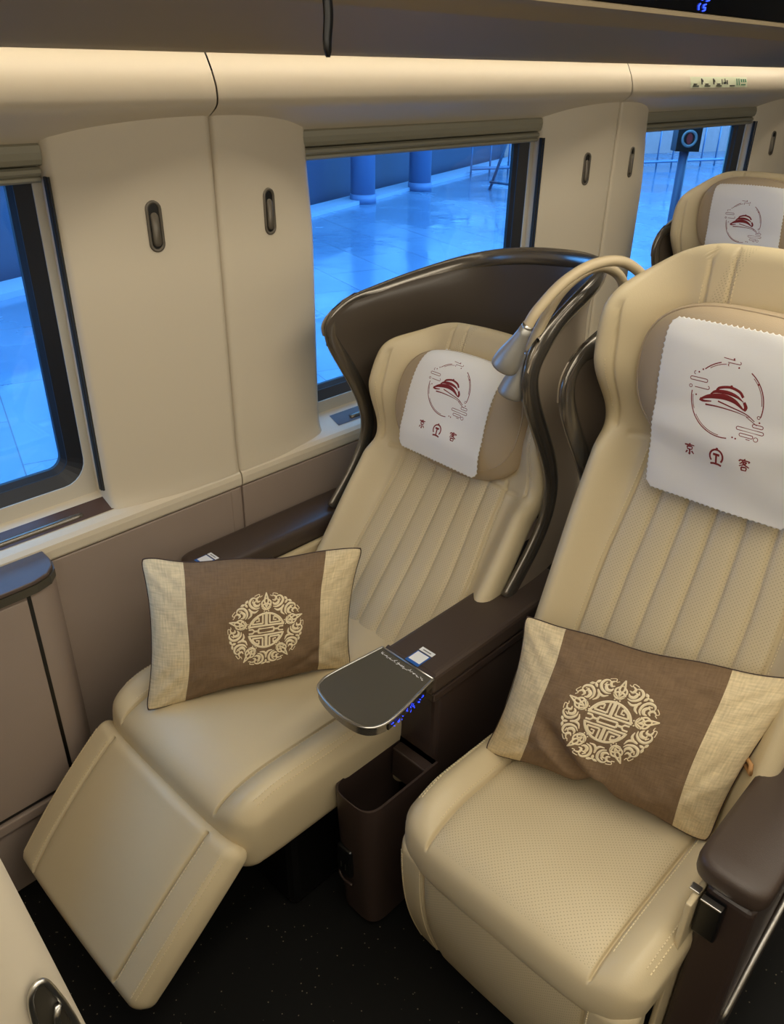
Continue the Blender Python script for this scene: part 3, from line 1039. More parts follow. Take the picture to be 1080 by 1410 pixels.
# aisle armrest of the right seat
o = link('armrest', arm_pad(1.335, 1.452, .935, 1.62, .602, .648, .045, rb=.014), M['arm'], seatR); sharp(o, 60)
o['label'] = 'dark brown armrest on the aisle side'
link('inner_side_panel', bx(1.352, 1.362, .90, 1.60, .06, .588, bev=.003), M['leather'], seatR, smooth=False)
# outer brown panel: curved lower edge
prof = [(.945, .02), (.942, .30), (.942, .590), (1.0, .598), (1.62, .598), (1.62, .40)]
pn = [(y, z) for y, z in [(.945, .05), (.945, .597), (1.62, .597), (1.62, .40)]]
bm = prism([(1.363, y, z) for y, z in pn], (.078, 0, 0), bev=.012)
link('outer_side_panel', bm, M['armgloss'], seatR, smooth=False)
arc = catmull([(1.449, 1.60, .52), (1.449, 1.38, .497), (1.448, 1.22, .445), (1.446, 1.10, .375), (1.443, .985, .262)], 8)
bm = tube(bmesh.new(), arc, lambda t: .0065 if t < .96 else .0065, 10)
link('chrome_trim', bm, M['chrome'], seatR)
bm = bmesh.new(); arcl = [p.copy() for p in arc]
top = [bm.verts.new(p+Vector((-.004, 0, 0))) for p in arcl]; bot = [bm.verts.new(Vector((1.447, p.y+.03, p.z-.055))) for p in arcl]
for i in range(len(top)-1): bm.faces.new((top[i], top[i+1], bot[i+1], bot[i]))
r_ = bmesh.ops.extrude_face_region(bm, geom=bm.faces[:])
for v in [g for g in r_['geom'] if isinstance(g, bmesh.types.BMVert)]: v.co.x -= .02
link('trim_backing', bm, M['shellout'], seatR)
# push button block
bt = link('recline_button', bx(1.364, 1.402, .926, .944, .505, .588, bev=.004), M['black'], seatR, smooth=False)
bm = bmesh.new(); box(bm, 1.366, 1.400, .922, .935, .5855, .589, bev=.001); box(bm, 1.345, 1.362, .925, .94, .590, .594, bev=.001)
link('button_chrome_edge', bm, M['chrome'], bt, smooth=False)

# seat row behind: only the top of the window seat shows
DX, DY = BL.cx-BR.cx, 1.645
def copy_seat(src, loc, label, skip=()):
    r = src.copy(); COL.objects.link(r); r.location = loc; r['label'] = label
    for ch in list(src.children):
        if ch.name.split('.')[0] in skip: continue
        c = ch.copy(); COL.objects.link(c); c.parent = r
        for g in ch.children:
            d = g.copy(); COL.objects.link(d); d.parent = c
    return r
seatB = copy_seat(seatR, (BL.cx-.0, 1.25+DY, 0), 'beige leather seat of the row behind, its headrest showing over the aisle seat',
                  ('armrest', 'inner_side_panel', 'outer_side_panel', 'chrome_trim', 'trim_backing', 'recline_button', 'sticker'))

# ================================================================== ANTIMACASSARS
def ribbon(bm, pts, width, P, h=.0008, crown=.0006, closed=False, mi=0):
    """pts: 2-D polyline in print space; P(u,w)->(point, normal)"""
    n = len(pts); rows = []
    for i, p in enumerate(pts):
        if closed: a, b_ = pts[i-1], pts[(i+1) % n]
        else: a, b_ = pts[max(i-1, 0)], pts[min(i+1, n-1)]
        tx, ty = b_[0]-a[0], b_[1]-a[1]; l = math.hypot(tx, ty) or 1
        nx, ny = -ty/l, tx/l
        w = width(i/(n-1)) if callable(width) else width
        row = []
        for k, e in ((-1, h*.3), (0, h+crown), (1, h*.3)):
            q, nn = P(p[0]+nx*w*k/2, p[1]+ny*w*k/2); row.append(bm.verts.new(q+nn*e))
        rows.append(row)
    m = n if closed else n-1
    for i in range(m):
        a, b_ = rows[i], rows[(i+1) % n]
        for k in range(2):
            f = bm.faces.new((a[k], a[k+1], b_[k+1], b_[k])); f.material_index = mi
def sp2(pts, n=6, closed=False):
    return [(p.x, p.y) for p in catmull([(a, b, 0) for a, b in pts], n, closed)]
def arc2(cx, cy, r, a0, a1, n=24):
    return [(cx+r*math.cos(math.radians(a0+(a1-a0)*i/n)), cy+r*math.sin(math.radians(a0+(a1-a0)*i/n))) for i in range(n+1)]
def blob(bm, pts, P, h=.0009):
    c = (sum(p[0] for p in pts)/len(pts), sum(p[1] for p in pts)/len(pts))
    q, nn = P(*c); cv = bm.verts.new(q+nn*h*1.6)
    vs = []
    for p in pts:
        q, nn = P(*p); vs.append(bm.verts.new(q+nn*h*.4))
    for i in range(len(vs)): bm.faces.new((cv, vs[i], vs[(i+1) % len(vs)]))

def glyph(bm, ch, cx, cy, size, P):
    """brush-like strokes of the two characters, drawn in a unit box"""
    G = {'jing': [([(.50, .98), (.56, .88)], .09), ([(.08, .80), (.50, .84), (.94, .86)], .085),
                  ([(.28, .70), (.30, .46)], .085), ([(.28, .69), (.72, .72), (.70, .48)], .08), ([(.30, .47), (.70, .49)], .07),
                  ([(.50, .46), (.50, .08), (.38, .14)], .10), ([(.30, .34), (.14, .12)], .09), ([(.68, .36), (.88, .16)], .10)],
         'ke': [([(.48, 1.0), (.55, .92)], .09), ([(.12, .72), (.14, .86)], .09), ([(.14, .85), (.88, .87), (.82, .74)], .08),
                ([(.42, .80), (.30, .64), (.16, .54)], .08), ([(.38, .72), (.68, .73), (.50, .54), (.14, .36)], .08), ([(.40, .64), (.62, .50), (.92, .38)], .10),
                ([(.32, .30), (.34, .04)], .09), ([(.32, .30), (.70, .32), (.68, .05)], .085), ([(.34, .07), (.68, .08)], .075)]}[ch]
    for pts, w in G:
        q = sp2(pts, 4) if len(pts) > 2 else [pts[0], ((pts[0][0]+pts[1][0])/2, (pts[0][1]+pts[1][1])/2), pts[1]]
        ribbon(bm, [(cx+(a-.5)*size, cy+(b-.5)*size) for a, b in q], lambda t, w=w: w*size*(1.6-.6*t), P, .0004, .0001)

def print_art(bm, P):
    """emblem on the cloth; unit = metres, circle centre at (0,0)"""
    r = .0445; T = .0013
    def R_(pts, w=T, closed=False): ribbon(bm, pts, w, P, .0004, .0001, closed)
    def C(x, y, rr, w=.0008): R_(arc2(x, y, rr, 0, 342, 12), w, True)
    R_(arc2(0, 0, r, 58, -12, 28)); R_(arc2(0, 0, r*.955, 50, 5, 18), .0008)
    R_(arc2(0, 0, r, 176, 282, 40)); R_(arc2(0, 0, r*.955, 182, 205, 10), .0008); R_(arc2(0, 0, r*.955, 215, 268, 20), .0008)
    R_(arc2(0, 0, r, 136, 108, 12)); R_(arc2(0, 0, r*.95, 128, 100, 12), .0008)
    # dots
    for x, y in ((-.0345, .030), (-.039, .026), (-.0385, -.001), (.0005, .049), (.008, .0405), (.034, .027), (.0435, -.0155), (.016, -.0405), (.020, -.041)):
        blob(bm, arc2(x, y, .0011, 0, 330, 8), P, .0004)
    C(-.047, .008, .0018); C(.0415, -.0098, .0017); C(.0435, -.036, .0026)
    def worm(pts): R_(pts, .0009)
    def cap(x0, x1, y, rr=.0019, left=True, right=True):
        p = []
        if left: p += arc2(x0, y, rr, 90, 270, 8)
        else: p += [(x0, y-rr)]
        if right: p += arc2(x1, y, rr, -90, 90, 8)
        R_(p+[p[0]] if left and right else p, .0009)
    # cloud left
    cap(-.043, -.030, .0245, right=False); cap(-.047, -.0285, .0175, left=True); cap(-.0415, -.025, .0098, left=False); 
    # cloud top
    cap(-.006, .008, .0455, .0014, left=False); R_([(-.012, .0485), (.002, .0475)], .0009); cap(-.004, .004, .0415, .0013, right=False)
    # cloud right bottom
    R_([(.027, -.0125), (.041, -.0195)], .0009); cap(.038, .047, -.0205); cap(.020, .049, -.0275); cap(.025, .038, -.0345, .0018); R_([(.032, -.0385), (.037, -.0385)], .0009)
    # layered roof
    def fat(pts, w): ribbon(bm, sp2(pts, 7), w, P, .0005, .0001)
    blob(bm, arc2(.0035, .0178, .0017, 0, 330, 8), P, .0004)
    fat([(-.0135, .0095), (-.010, .0135), (.002, .0165), (.014, .0140), (.0195, .0085)], lambda t: .0032)
    fat([(-.0205, .0040), (-.014, .0082), (.000, .0098), (.012, .0078), (.0205, .0035)], lambda t: .0012+.0034*math.sin(PI*min(1, t*1.05)))
    fat([(-.033, -.0050), (-.021, .0008), (-.004, .0040), (.010, .0018), (.0225, -.0055)], lambda t: .0015+.0052*math.sin(PI*min(1, t)))
    fat([(-.033, -.0048), (-.028, -.0062), (-.018, -.0045)], lambda t: .0042*(1-.7*t))
    fat([(.0215, .0035), (.0245, -.0020), (.0232, -.0062)], lambda t: .0044*(1-.5*abs(t-.5)))
    fat([(-.025, -.0098), (-.008, -.0090), (.015, -.0100), (.031, -.0125)], lambda t: .0020*(1-.75*t))
    fat([(-.010, -.0025), (.006, -.0055), (.026, -.0095), (.0375, -.0155)], lambda t: .0013*(1-.5*t)+.0004)
    # characters and railway emblem
    glyph(bm, 'jing', -.0375, -.0700, .0155, P); glyph(bm, 'ke', .0355, -.0700, .0155, P)
    cx, cy = 0, -.0700
    ribbon(bm, arc2(cx, cy+.0005, .0086, -42, 222, 30), .0024, P, .0005, .0001)
    blob(bm, [(cx-.002, cy+.0095), (cx+.002, cy+.0095), (cx+.0012, cy+.0118), (cx-.0012, cy+.0118)], P, .0004)
    ribbon(bm, [(cx-.0043, cy+.0028), (cx, cy+.003), (cx+.0043, cy+.0028)], .0030, P, .0005, .0001)
    ribbon(bm, [(cx, cy+.003), (cx, cy-.004), (cx, cy-.008)], .0026, P, .0005, .0001)
    ribbon(bm, [(cx-.0074, cy-.0098), (cx-.003, cy-.0088), (cx+.003, cy-.0088), (cx+.0074, cy-.0098)], .0026, P, .0005, .0001)

def antimacassar(B, H, cx, half, vt, vb, label, rot=0, warp=0, drop=None, cv=.80):
    """cloth hung over the head pillow; cx offset on the seat, vt..vb height range"""
    def Psurf(u, w):
        """u,w metres relative to emblem centre, w up"""
        c, s_ = math.cos(rot), math.sin(rot)
        x = cx+u*c-w*s_; v = cv+u*s_+w*c
        # lie on the pillow; drape straight from the fullest point down to the backrest
        def padd(x, v):
            a = (x-H.cx)/H.hx; b = (v-H.cv)/H.hv
            rho = (abs(a)**2.6+abs(b)**2.4)**(1/2.5)
            prof = max(0, 1-min(1, rho)**3.4)**.5
            return B.dspine(v)+.022+H.th*prof
        d = padd(x, v)
        lo = H.cv-.035
        if v < lo:
            dl = padd(x, lo); t = (lo-v)
            fall = dl-t*.66+.012*(1-math.exp(-t/.04))
            k_ = .012
            m_ = max(d, fall, B.front(x, v)+.006)
            sft = m_+k_*math.log(sum(math.exp((q-m_)/k_) for q in (d, fall, B.front(x, v)+.006)))
            d += (sft-d)*sm(0, .06, t)
        hi = H.cv+H.hv*.80
        d += .0045
        if warp: d += warp*math.sin(u*38+.6)*sm(-.03, -.12, w)*.9 + warp*.6*math.sin(w*55+u*20)*sm(.05, .1, abs(w))
        return B.pt(x, v, d)
    def P(u, w):
        u, w = u*1.36, w*1.36
        p = Psurf(u, w); e = .002
        n = (Psurf(u+e, w)-p).cross(Psurf(u, w+e)-p)
        if n.length < 1e-12: n = B.nrm()
        n.normalize()
        if n.dot(B.nrm()) < 0: n = -n
        return p, n
    wt, wb = vt-cv, vb-cv
    root_p = Psurf(0, wb)
    bm = bmesh.new(); nu, nw = 132, 156
    def edge(u0, w0):
        """rounded corners + scallops on the outline"""
        pitch = .0098
        A, Bh = half, (wt-wb)/2; cw = (wt+wb)/2
        u, w = u0*A, cw+w0*Bh
        rc = .016
        # corner rounding
        du, dw = abs(u)-(A-rc), abs(w-cw)-(Bh-rc)
        if du > 0 and dw > 0:
            m = max(du, dw); l = math.hypot(du, dw); k = m/l if l else 1
            u = math.copysign(A-rc+du*k, u); w = cw+math.copysign(Bh-rc+dw*k, w-cw)
        m = max(abs(u0), abs(w0))
        if m > .90:
            f = (m-.90)/.10
            s_ = (abs(math.sin(PI*(u if abs(w0) > abs(u0) else w)/pitch))**.55-1)*.0038*f
            if abs(w0) > abs(u0): w += math.copysign(s_, w0)
            else: u += math.copysign(s_, u0)
        # slightly uneven sides
        return u*(1+.03*(w-cw)/Bh*-1), w
    ul = bm.loops.layers.uv.new('UVMap')
    g = []
    for i in range(nu+1):
        row = []
        for j in range(nw+1):
            u, w = edge(-1+2*i/nu, -1+2*j/nw)
            row.append(bm.verts.new(Psurf(u, w)))
        g.append(row)
    for i in range(nu):
        for j in range(nw): bm.faces.new((g[i][j], g[i+1][j], g[i+1][j+1], g[i][j+1]))
    n = B.nrm()
    r_ = bmesh.ops.extrude_face_region(bm, geom=bm.faces[:])
    for v in [q for q in r_['geom'] if isinstance(q, bmesh.types.BMVert)]: v.co -= n*.0012
    o = link('antimacassar', bm, M['cloth'], None, origin=root_p)
    props(o, label, 'headrest cover', 'antimacassars')
    bm = bmesh.new(); print_art(bm, P)
    link('printed_emblem', bm, M['red'], o, smooth=False)
    return o
acL = antimacassar(BL, HL, .002, .120, .915, .655, 'white scalloped headrest cloth with red print on the reclined window seat', rot=-.03, warp=.002, cv=.815)
acR = antimacassar(BR, HR, -.002, .128, .880, .578, 'white scalloped headrest cloth with red print on the foreground aisle seat', rot=.02, warp=.0035, cv=.765)
acB = acR.copy(); COL.objects.link(acB); acB.location = acR.location+Vector((seatB.location.x-seatR.location.x, DY, 0))
acB['label'] = 'white headrest cloth with red print, partly hidden, on the seat of the row behind'
for ch in acR.children:
    c = ch.copy(); COL.objects.link(c); c.parent = acB

upv = Vector((0, math.sin(BR.a), math.cos(BR.a)))
for ch in seatB.children:
    k_ = ch.name.split('.')[0]
    if k_ in ('backrest', 'shell'): ch.location += Vector((0, 0, -.055))
    if k_ == 'headrest_pillow': ch.location += upv*.018
acB.location += upv*.018

# ================================================================== CENTRE CONSOLE
cc = thing('centre_console', (.705, 1.1, 0), 'dark brown console with armrest, small tray and storage tub between the two seats', 'armrest console')
o = link('armrest_pad', arm_pad(.638, .775, .955, 1.46, .598, .652, .0001, rb=.012), M['arm'], cc, smooth=False)
for v in o.data.vertices: pass
link('pad_base', bx(.642, .772, .965, 1.46, .575, .597, bev=.004), M['armgloss'], cc, smooth=False)
link('support_panel', bx(.655, .765, .985, 1.50, .04, .575, bev=.014, seg=3), M['armgloss'], cc, smooth=False)
# swivel tray
tp = [(.626, .952), (.772, .952)]
tray = []
def tray_outline(x0, x1, y0, y1, inset=0):
    pts = []
    corners = [((x0, y1), .006), ((x1, y1), .006), ((x1+.004, y0+.028), .042), ((x0+.052, y0-.012), .030), ((x0-.010, y0+.050), .045)]
    return pts
oc = [(.634, .955), (.6335, .952), (.628, .90), (.622, .845), (.620, .812), (.622, .795), (.630, .778), (.650, .767), (.690, .758), (.735, .756), (.768, .762), (.786, .776), (.794, .796), (.795, .820), (.791, .860), (.784, .905), (.7765, .952), (.776, .955)]
oc = [(p.x, p.y) for p in catmull([(a, b, 0) for a, b in oc], 5)]
def scale2(pts, s):
    cx_ = .705; cy_ = .852
    return [(cx_+(a-cx_)*s, cy_+(b-cy_)*s) for a, b in pts]
bm = prism([(a, b, .629) for a, b in oc], (0, 0, .019)); o = link('tray_body', bm, M['rim'], cc, smooth=True); sharp(o, 40)
bm = bmesh.new(); tube(bm, [(a, b, .6485) for a, b in scale2(oc, .993)], .0032, 8, closed=True); link('tray_metal_edge', bm, M['chrome'], o)
bm = prism([(a, b, .6485) for a, b in scale2(oc, .965)], (0, 0, .0018)); tt = link('tray_top', bm, M['trayface'], o, smooth=False)
# row of small white letters along the rear of the tray (unreadably small in the photo)
bm = bmesh.new(); rr = random.Random(3)
def PT(u, w): return Vector((u, w, .6504)), Vector((0, 0, 1))
for i in range(11):
    x = .648+i*.0112; y = .938-.0*i; s_ = .0075
    for k in range(4):
        a = (x+rr.uniform(-.35, .35)*s_, y+rr.uniform(-.4, .4)*s_); b_ = (a[0]+rr.choice((-.6, .6, 0))*s_, a[1]+rr.choice((0, 0, .6))*s_)
        if a == b_: b_ = (a[0]+.5*s_, a[1])
        ribbon(bm, [a, b_], .0013, PT, .0003, .0001)
link('tray_lettering', bm, M['paper'], o, smooth=False)
# blue lit display on the tray's aisle edge
bm = bx(.795, .8025, .805, .925, .6305, .6470)
for v in bm.verts:
    y = v.co.y
    xe = interp([(.775, .785), (.796, .794), (.820, .795), (.860, .791), (.905, .784), (.955, .777)], y)
    v.co.x = xe+(.0035 if v.co.x > .8 else -.006)
link('seat_display', bm, M['black'], o, smooth=False)
bm = bmesh.new()
def PD(u, w):
    xe = interp([(.775, .785), (.796, .794), (.820, .795), (.860, .791), (.905, .784), (.955, .777)], u)+.0038
    return Vector((xe, u, w)), Vector((1, .1, 0)).normalized()
for i in range(8):
    y = .812+i*.0138
    for k in range(3):
        a = (y+rr.uniform(0, .006), .6388+rr.uniform(-.006, .006)); b_ = (a[0]+rr.uniform(-.006, .008), a[1]+rr.uniform(-.006, .006))
        ribbon(bm, [a, ((a[0]+b_[0])/2+.001, (a[1]+b_[1])/2), b_], .0014, PD, .0004, .0001)
link('display_characters', bm, M['blueled'], o, smooth=False)
sticker(cc, Vector((.714, .985, .6522)), Vector((1, -.0, 0)), Vector((0, 1, 0)), .036, .056)
# storage tub below the tray
def tub_outline(z, s=1):
    k = (z-0)/.40
    x0, x1, y0, y1 = .662-.004*k, .775+.004*k, .795-.022*k, .985
    pts = []
    for i in range(25):
        a = PI*i/24; c = math.cos(a); sn = math.sin(a)
        xc = (x0+x1)/2; hw = (x1-x0)/2
        pts.append((xc-math.copysign(abs(c)**.55, c)*hw*s, y0+(1-s)*.03+(.050)*(1-sn**.7)))
    pts += [(xc+hw*s, y1), (xc-hw*s, y1)]
    return pts
bm = bmesh.new()
zs = [.02, .05, .15, .25, .33, .385, .398]
rows = [[bm.verts.new((a, b, z)) for a, b in tub_outline(z, .985 if z < .03 or z > .395 else 1)] for z in zs]
inner = [[bm.verts.new((a, b, z)) for a, b in tub_outline(z, .90)] for z in (.398, .385, .25, .20)]
allr = rows+inner
for a, b_ in zip(allr, allr[1:]):
    n_ = len(a)
    for i in range(n_): bm.faces.new((a[i], a[(i+1) % n_], b_[(i+1) % n_], b_[i]))
bm.faces.new(inner[-1]); bm.faces.new(rows[0])
tub = link('storage_tub', bm, M['armgloss'], cc); sharp(tub, 50)
# inner step block with lid
link('step_lid', bx(.668, .768, .955, .984, .30, .385, bev=.004), M['armgloss'], tub, smooth=False)
# power socket recess at the foot of the tub
bm = bx(.676, .720, .775, .800, .150, .235, bev=.006); sk = link('power_socket', bm, M['black'], tub, smooth=False)
bm = bmesh.new(); 
for dx_ in (.690, .704): box(bm, dx_, dx_+.003, .7745, .776, .172, .190)
link('socket_slots', bm, M['chrome'], sk, smooth=False)
bm = bmesh.new(); tube(bm, catmull([(.666, .800, .165), (.680, .781, .142), (.700, .776, .135), (.725, .776, .139)], 6), .003, 8)
link('socket_lip', bm, M['armgloss'], sk)

# ================================================================== READING LAMPS
def lamp(label, heads, neck):
    t = thing('reading_lamp', neck[-1], label, 'reading lamp', 'gooseneck reading lamps')
    tip, top = Vector(heads[0]), Vector(heads[1])
    pts = catmull([top]+[Vector(p) for p in neck], 10)
    bm = tube(bmesh.new(), pts, .0102, 14); link('gooseneck', bm, M['gooseneck'], t)
    ax = (top-tip); L = ax.length; a = ax.normalized()
    prof = [(0, .0255), (.04, .0270), (.12, .0270), (.30, .0248), (.50, .0200), (.70, .0152), (.85, .0128), (1.0, .0115)]
    u = a.cross(Vector((0, 0, 1))).normalized(); w = a.cross(u)
    bm = bmesh.new(); rows = []
    for q, r in prof:
        p = tip+a*L*q; rows.append([bm.verts.new(p+(u*math.cos(2*PI*k/28)+w*math.sin(2*PI*k/28))*r) for k in range(28)])
    ins = [bm.verts.new(tip+a*.012+(u*math.cos(2*PI*k/28)+w*math.sin(2*PI*k/28))*.022) for k in range(28)]
    rows = [ins]+rows
    for r0, r1 in zip(rows, rows[1:]):
        for k in range(28): bm.faces.new((r0[k], r0[(k+1) % 28], r1[(k+1) % 28], r1[k]))
    bm.faces.new(rows[-1]); bm.faces.new(ins)
    link('lamp_head', bm, M['lampmetal'], t)
    bm = tube(bmesh.new(), [top-a*.004, top+a*.006], .0115, 14); link('collar', bm, M['chrome'], t)
    return t
lamp('front gooseneck reading lamp with silver head, beige arm arching over to the aisle seat', ((.694, 1.215, 1.215), (.733, 1.222, 1.300)),
     [(.742, 1.240, 1.332), (.760, 1.290, 1.378), (.778, 1.360, 1.402), (.795, 1.44, 1.395), (.815, 1.50, 1.350), (.815, 1.52, 1.28)])
lamp('rear gooseneck reading lamp, its silver head just below the other lamp', ((.672, 1.275, 1.138), (.700, 1.285, 1.228)),
     [(.708, 1.305, 1.280), (.722, 1.345, 1.345), (.738, 1.410, 1.378), (.752, 1.465, 1.372), (.765, 1.50, 1.340), (.765, 1.515, 1.28)])

# ================================================================== CUSHIONS
def medallion(bm, r, P):
    """round longevity embroidery with bats and peaches, radius r"""
    def S_(pts, w, n=5, closed=False):
        ribbon(bm, sp2([(a*r, b*r) for a, b in pts], n, closed), (lambda t, w=w: w(t)*r*.84) if callable(w) else w*r*.9, P, .0010, .0008, closed)
    def SL(pts, w): ribbon(bm, [(a*r, b*r) for a, b in pts], w*r, P, .0010, .0006)
    c = .455
    ribbon(bm, arc2(0, 0, c*r, 12, 168, 40), .055*r, P, .001, .0006); ribbon(bm, arc2(0, 0, c*r, 192, 348, 40), .055*r, P, .001, .0006)
    for s in (1, -1):
        SL([(0, .13*s), (0, .28*s), (0, .47*s)], .075)
        SL([(-.43, .12*s), (0, .13*s), (.43, .12*s)], .05)
        for q in (1, -1):
            SL([(.09*q, .43*s), (.09*q, .19*s)], .045)
            SL([(.09*q, .19*s), (.36*q, .19*s)], .045)
            S_([(.36*q, .19*s), (.30*q, .30*s), (.19*q, .36*s)], .045)
            SL([(.19*q, .36*s), (.185*q, .26*s), (.26*q, .255*s)], .04)
    SL([(-.20, .055), (.20, .055)], .045); SL([(-.20, -.055), (.20, -.055)], .045)
    SL([(-.20, .055), (-.20, -.055)], .045); SL([(.20, .055), (.20, -.055)], .045)
    for q in (1, -1):
        SL([(.20*q, 0), (.30*q, 0)], .05); SL([(.30*q, .0), (.35*q, .055), (.45*q, .055)], .042); SL([(.30*q, .0), (.35*q, -.055), (.45*q, -.055)], .042)
    # five repeats round the rim
    for k in range(5):
        a0 = PI/2+2*PI*k/5
        ca, sa = math.cos(a0), math.sin(a0)
        def T(x, y): return (x*sa+y*ca, -x*ca+y*sa)     # y outward
        def st(pts, w, n=5): S_([T(a, b) for a, b in pts], w, n)
        # peach with leaf lines
        for lf in ([(0, .56), (-.10, .66), (-.11, .76), (0, .86)], [(0, .56), (.10, .66), (.11, .76), (0, .86)], [(0, .70), (-.05, .78), (0, 1.0)], [(0, .70), (.05, .78), (0, 1.0)],
                   [(-.13, .64), (-.04, .70), (0, .60)], [(.13, .64), (.04, .70), (0, .60)]):
            st(lf, lambda t: .032+.02*math.sin(PI*t))
        st([(-.12, .62), (-.05, .56), (.05, .56), (.12, .62)], lambda t: .02+.03*math.sin(PI*t))
        for x in (-.055, 0, .055): blob(bm, [(p[0]*r, p[1]*r) for p in [T(x+.018*math.cos(q), .515+(.0 if x else -.03)+.018*math.sin(q)) for q in [i*PI/4 for i in range(8)]]], P, .0012)
        for m in (1, -1):
            def B_(pts, w, n=5): st([(a*m, b) for a, b in pts], w, n)
            B_([(.17, .62), (.27, .60), (.38, .66), (.43, .77), (.38, .87), (.30, .89), (.24, .84)], lambda t: .02+.075*math.sin(PI*min(1, t*1.0))*(1-.55*t))
            B_([(.16, .74), (.20, .68), (.28, .68), (.32, .76), (.27, .80)], lambda t: .02+.07*math.sin(PI*t))
            B_([(.15, .80), (.22, .78), (.25, .86), (.17, .92)], lambda t: .02+.05*math.sin(PI*t))
            B_([(.10, .93), (.16, .90), (.18, .97), (.26, .95), (.30, .93)], .022)
            B_([(.20, .56), (.30, .51), (.40, .55), (.46, .62)], lambda t: .02+.05*math.sin(PI*t))
            B_([(.36, .76), (.33, .84)], .03)
        # trefoil between repeats
        b0 = a0+PI/5; cb_, sb_ = math.cos(b0), math.sin(b0)
        def U(x, y): return (x*sb_+y*cb_, -x*cb_+y*sb_)
        for lf in ([(0, .82), (.0, .94)], [(-.01, .93), (-.12, .955)], [(.01, .93), (.12, .955)]):
            q = [U(*p) for p in lf]; mid = ((q[0][0]+q[1][0])/2, (q[0][1]+q[1][1])/2)
            S_([q[0], mid, q[1]], lambda t: .015+.06*math.sin(PI*t))

def cushion_pillow(label, TL, TR, BL_, BR_, bulge, seam, med, wr, seed, bend=0, notch=0):
    """corner points (world) of the pillow's mid surface; front faces the camera side"""
    TL, TR, BL_, BR_ = map(Vector, (TL, TR, BL_, BR_))
    cen = (TL+TR+BL_+BR_)/4
    nrm = ((TR+BR_-TL-BL_).cross(TL+TR-BL_-BR_)).normalized()
    if nrm.y > 0: nrm = -nrm
    a = ((TR+BR_)-(TL+BL_)).length/4; b = ((TL+TR)-(BL_+BR_)).length/4
    rr = random.Random(seed)
    folds = wr
    def S0(u, v, side):
        # edges drawn in between the corner ears
        uu = u*(1.035-.085*(1-abs(v)**2.2)*abs(u)**2)
        vv = v*(1.05-.125*(1-abs(u)**2.6)*abs(v)**2)
        cn = max(0, abs(u)+abs(v)-1.80)/.20; uu *= 1-.030*cn*cn; vv *= 1-.045*cn*cn
        s_, t_ = (uu+1)/2, (vv+1)/2
        p = (BL_*(1-s_)+BR_*s_)*(1-t_)+(TL*(1-s_)+TR*s_)*t_
        h = bulge*((1-min(1, abs(u))**2.6)**.55)*((1-min(1, abs(v))**2.4)**.60)
        # ears: thin near the corners
        h *= 1-.25*(abs(u*v))**2
        p = p+nrm*h*side
        if bend: p = p+nrm*bend*(u*u-.4)
        env = (1-abs(u)**6)*(1-abs(v)**6)
        w = 0
        for (fu, fv, du, dv, ln, wd, dp) in folds:
            x = (u-fu)*du+(v-fv)*dv; y = -(u-fu)*dv+(v-fv)*du
            w += dp*math.exp(-(y/wd)**2)*math.exp(-(x/ln)**4)
        w += .0065*noise.noise(Vector((u*2.6+seed, v*2.0, seed*1.7)))+.0030*noise.noise(Vector((u*7+seed, v*5, 3)))
        cr_ = abs(u*v)**1.5; w += .006*cr_*math.sin((abs(u)-abs(v)*.8)*26)
        if side > 0: p = p+nrm*w*env
        # wavy outline
        e = max(abs(u), abs(v))**8
        if notch: p = p+(TL-BL_).normalized()*notch*math.exp(-((u-.02)/.12)**2)*sm(-.6, -1, v)
        return p+Vector((0, 0, 1))*(.003*math.sin(8*u+seed)*e)
    bm = bmesh.new(); uvl = bm.loops.layers.uv.new('UVMap')
    def grid(n, sq):
        out = []
        for i in range(n+1):
            t = -1+2*i/n; out.append(math.copysign(1-(1-abs(t))**1.25, t))
        return out
    U_, V_ = grid(160, 1), grid(90, 1)
    i0 = min(range(len(U_)), key=lambda i: abs(U_[i]-seam[0])); i1 = min(range(len(U_)), key=lambda i: abs(U_[i]-seam[1]))
    def uw(i, v):
        a0 = seam[0]-.03*v*v+.008*math.sin(5*v+seed); a1 = seam[1]+seam[2]*v+.03*v*v*(seam[2] == 0)+.008*math.sin(4*v+seed)
        u = U_[i]
        if i <= i0: return -1+(u+1)*(a0+1)/(U_[i0]+1)
        if i <= i1: return a0+(u-U_[i0])*(a1-a0)/(U_[i1]-U_[i0])
        return a1+(u-U_[i1])*(1-a1)/(1-U_[i1])
    fr = [[bm.verts.new(S0(uw(i, v), v, 1)) for v in V_] for i in range(len(U_))]
    bk = [[(fr[i][j] if i in (0, len(U_)-1) or j in (0, len(V_)-1) else bm.verts.new(S0(U_[i], V_[j], -.75))) for j in range(len(V_))] for i in range(len(U_))]
    for i in range(len(U_)-1):
        for j in range(len(V_)-1):
            for G_, fl in ((fr, 0), (bk, 1)):
                q = [G_[i][j], G_[i+1][j], G_[i+1][j+1], G_[i][j+1]]
                uv = [(U_[i]*a, V_[j]*b), (U_[i+1]*a, V_[j]*b), (U_[i+1]*a, V_[j+1]*b), (U_[i]*a, V_[j+1]*b)]
                try: f = bm.faces.new(q if not fl else q[::-1])
                except ValueError: continue
                f.material_index = 0 if (i < i0 or i >= i1) else 1
                for lp in f.loops:
                    k_ = q.index(lp.vert); lp[uvl].uv = uv[k_]
    low = (BL_+BR_)/2
    o = link('pillow', bm, [M['cream_linen'], M['brown_linen']], None, origin=low)
    props(o, label, 'pillow', 'embroidered pillows')
    # piping round the edge and along the colour seams
    pts = [S0(u, -1, 0) for u in U_]+[S0(1, v, 0) for v in V_[1:]]+[S0(u, 1, 0) for u in U_[::-1][1:]]+[S0(-1, v, 0) for v in V_[::-1][1:-1]]
    bm = bmesh.new(); tube(bm, pts, .0017, 6, closed=True)
    link('piping', bm, M['piping'], o)
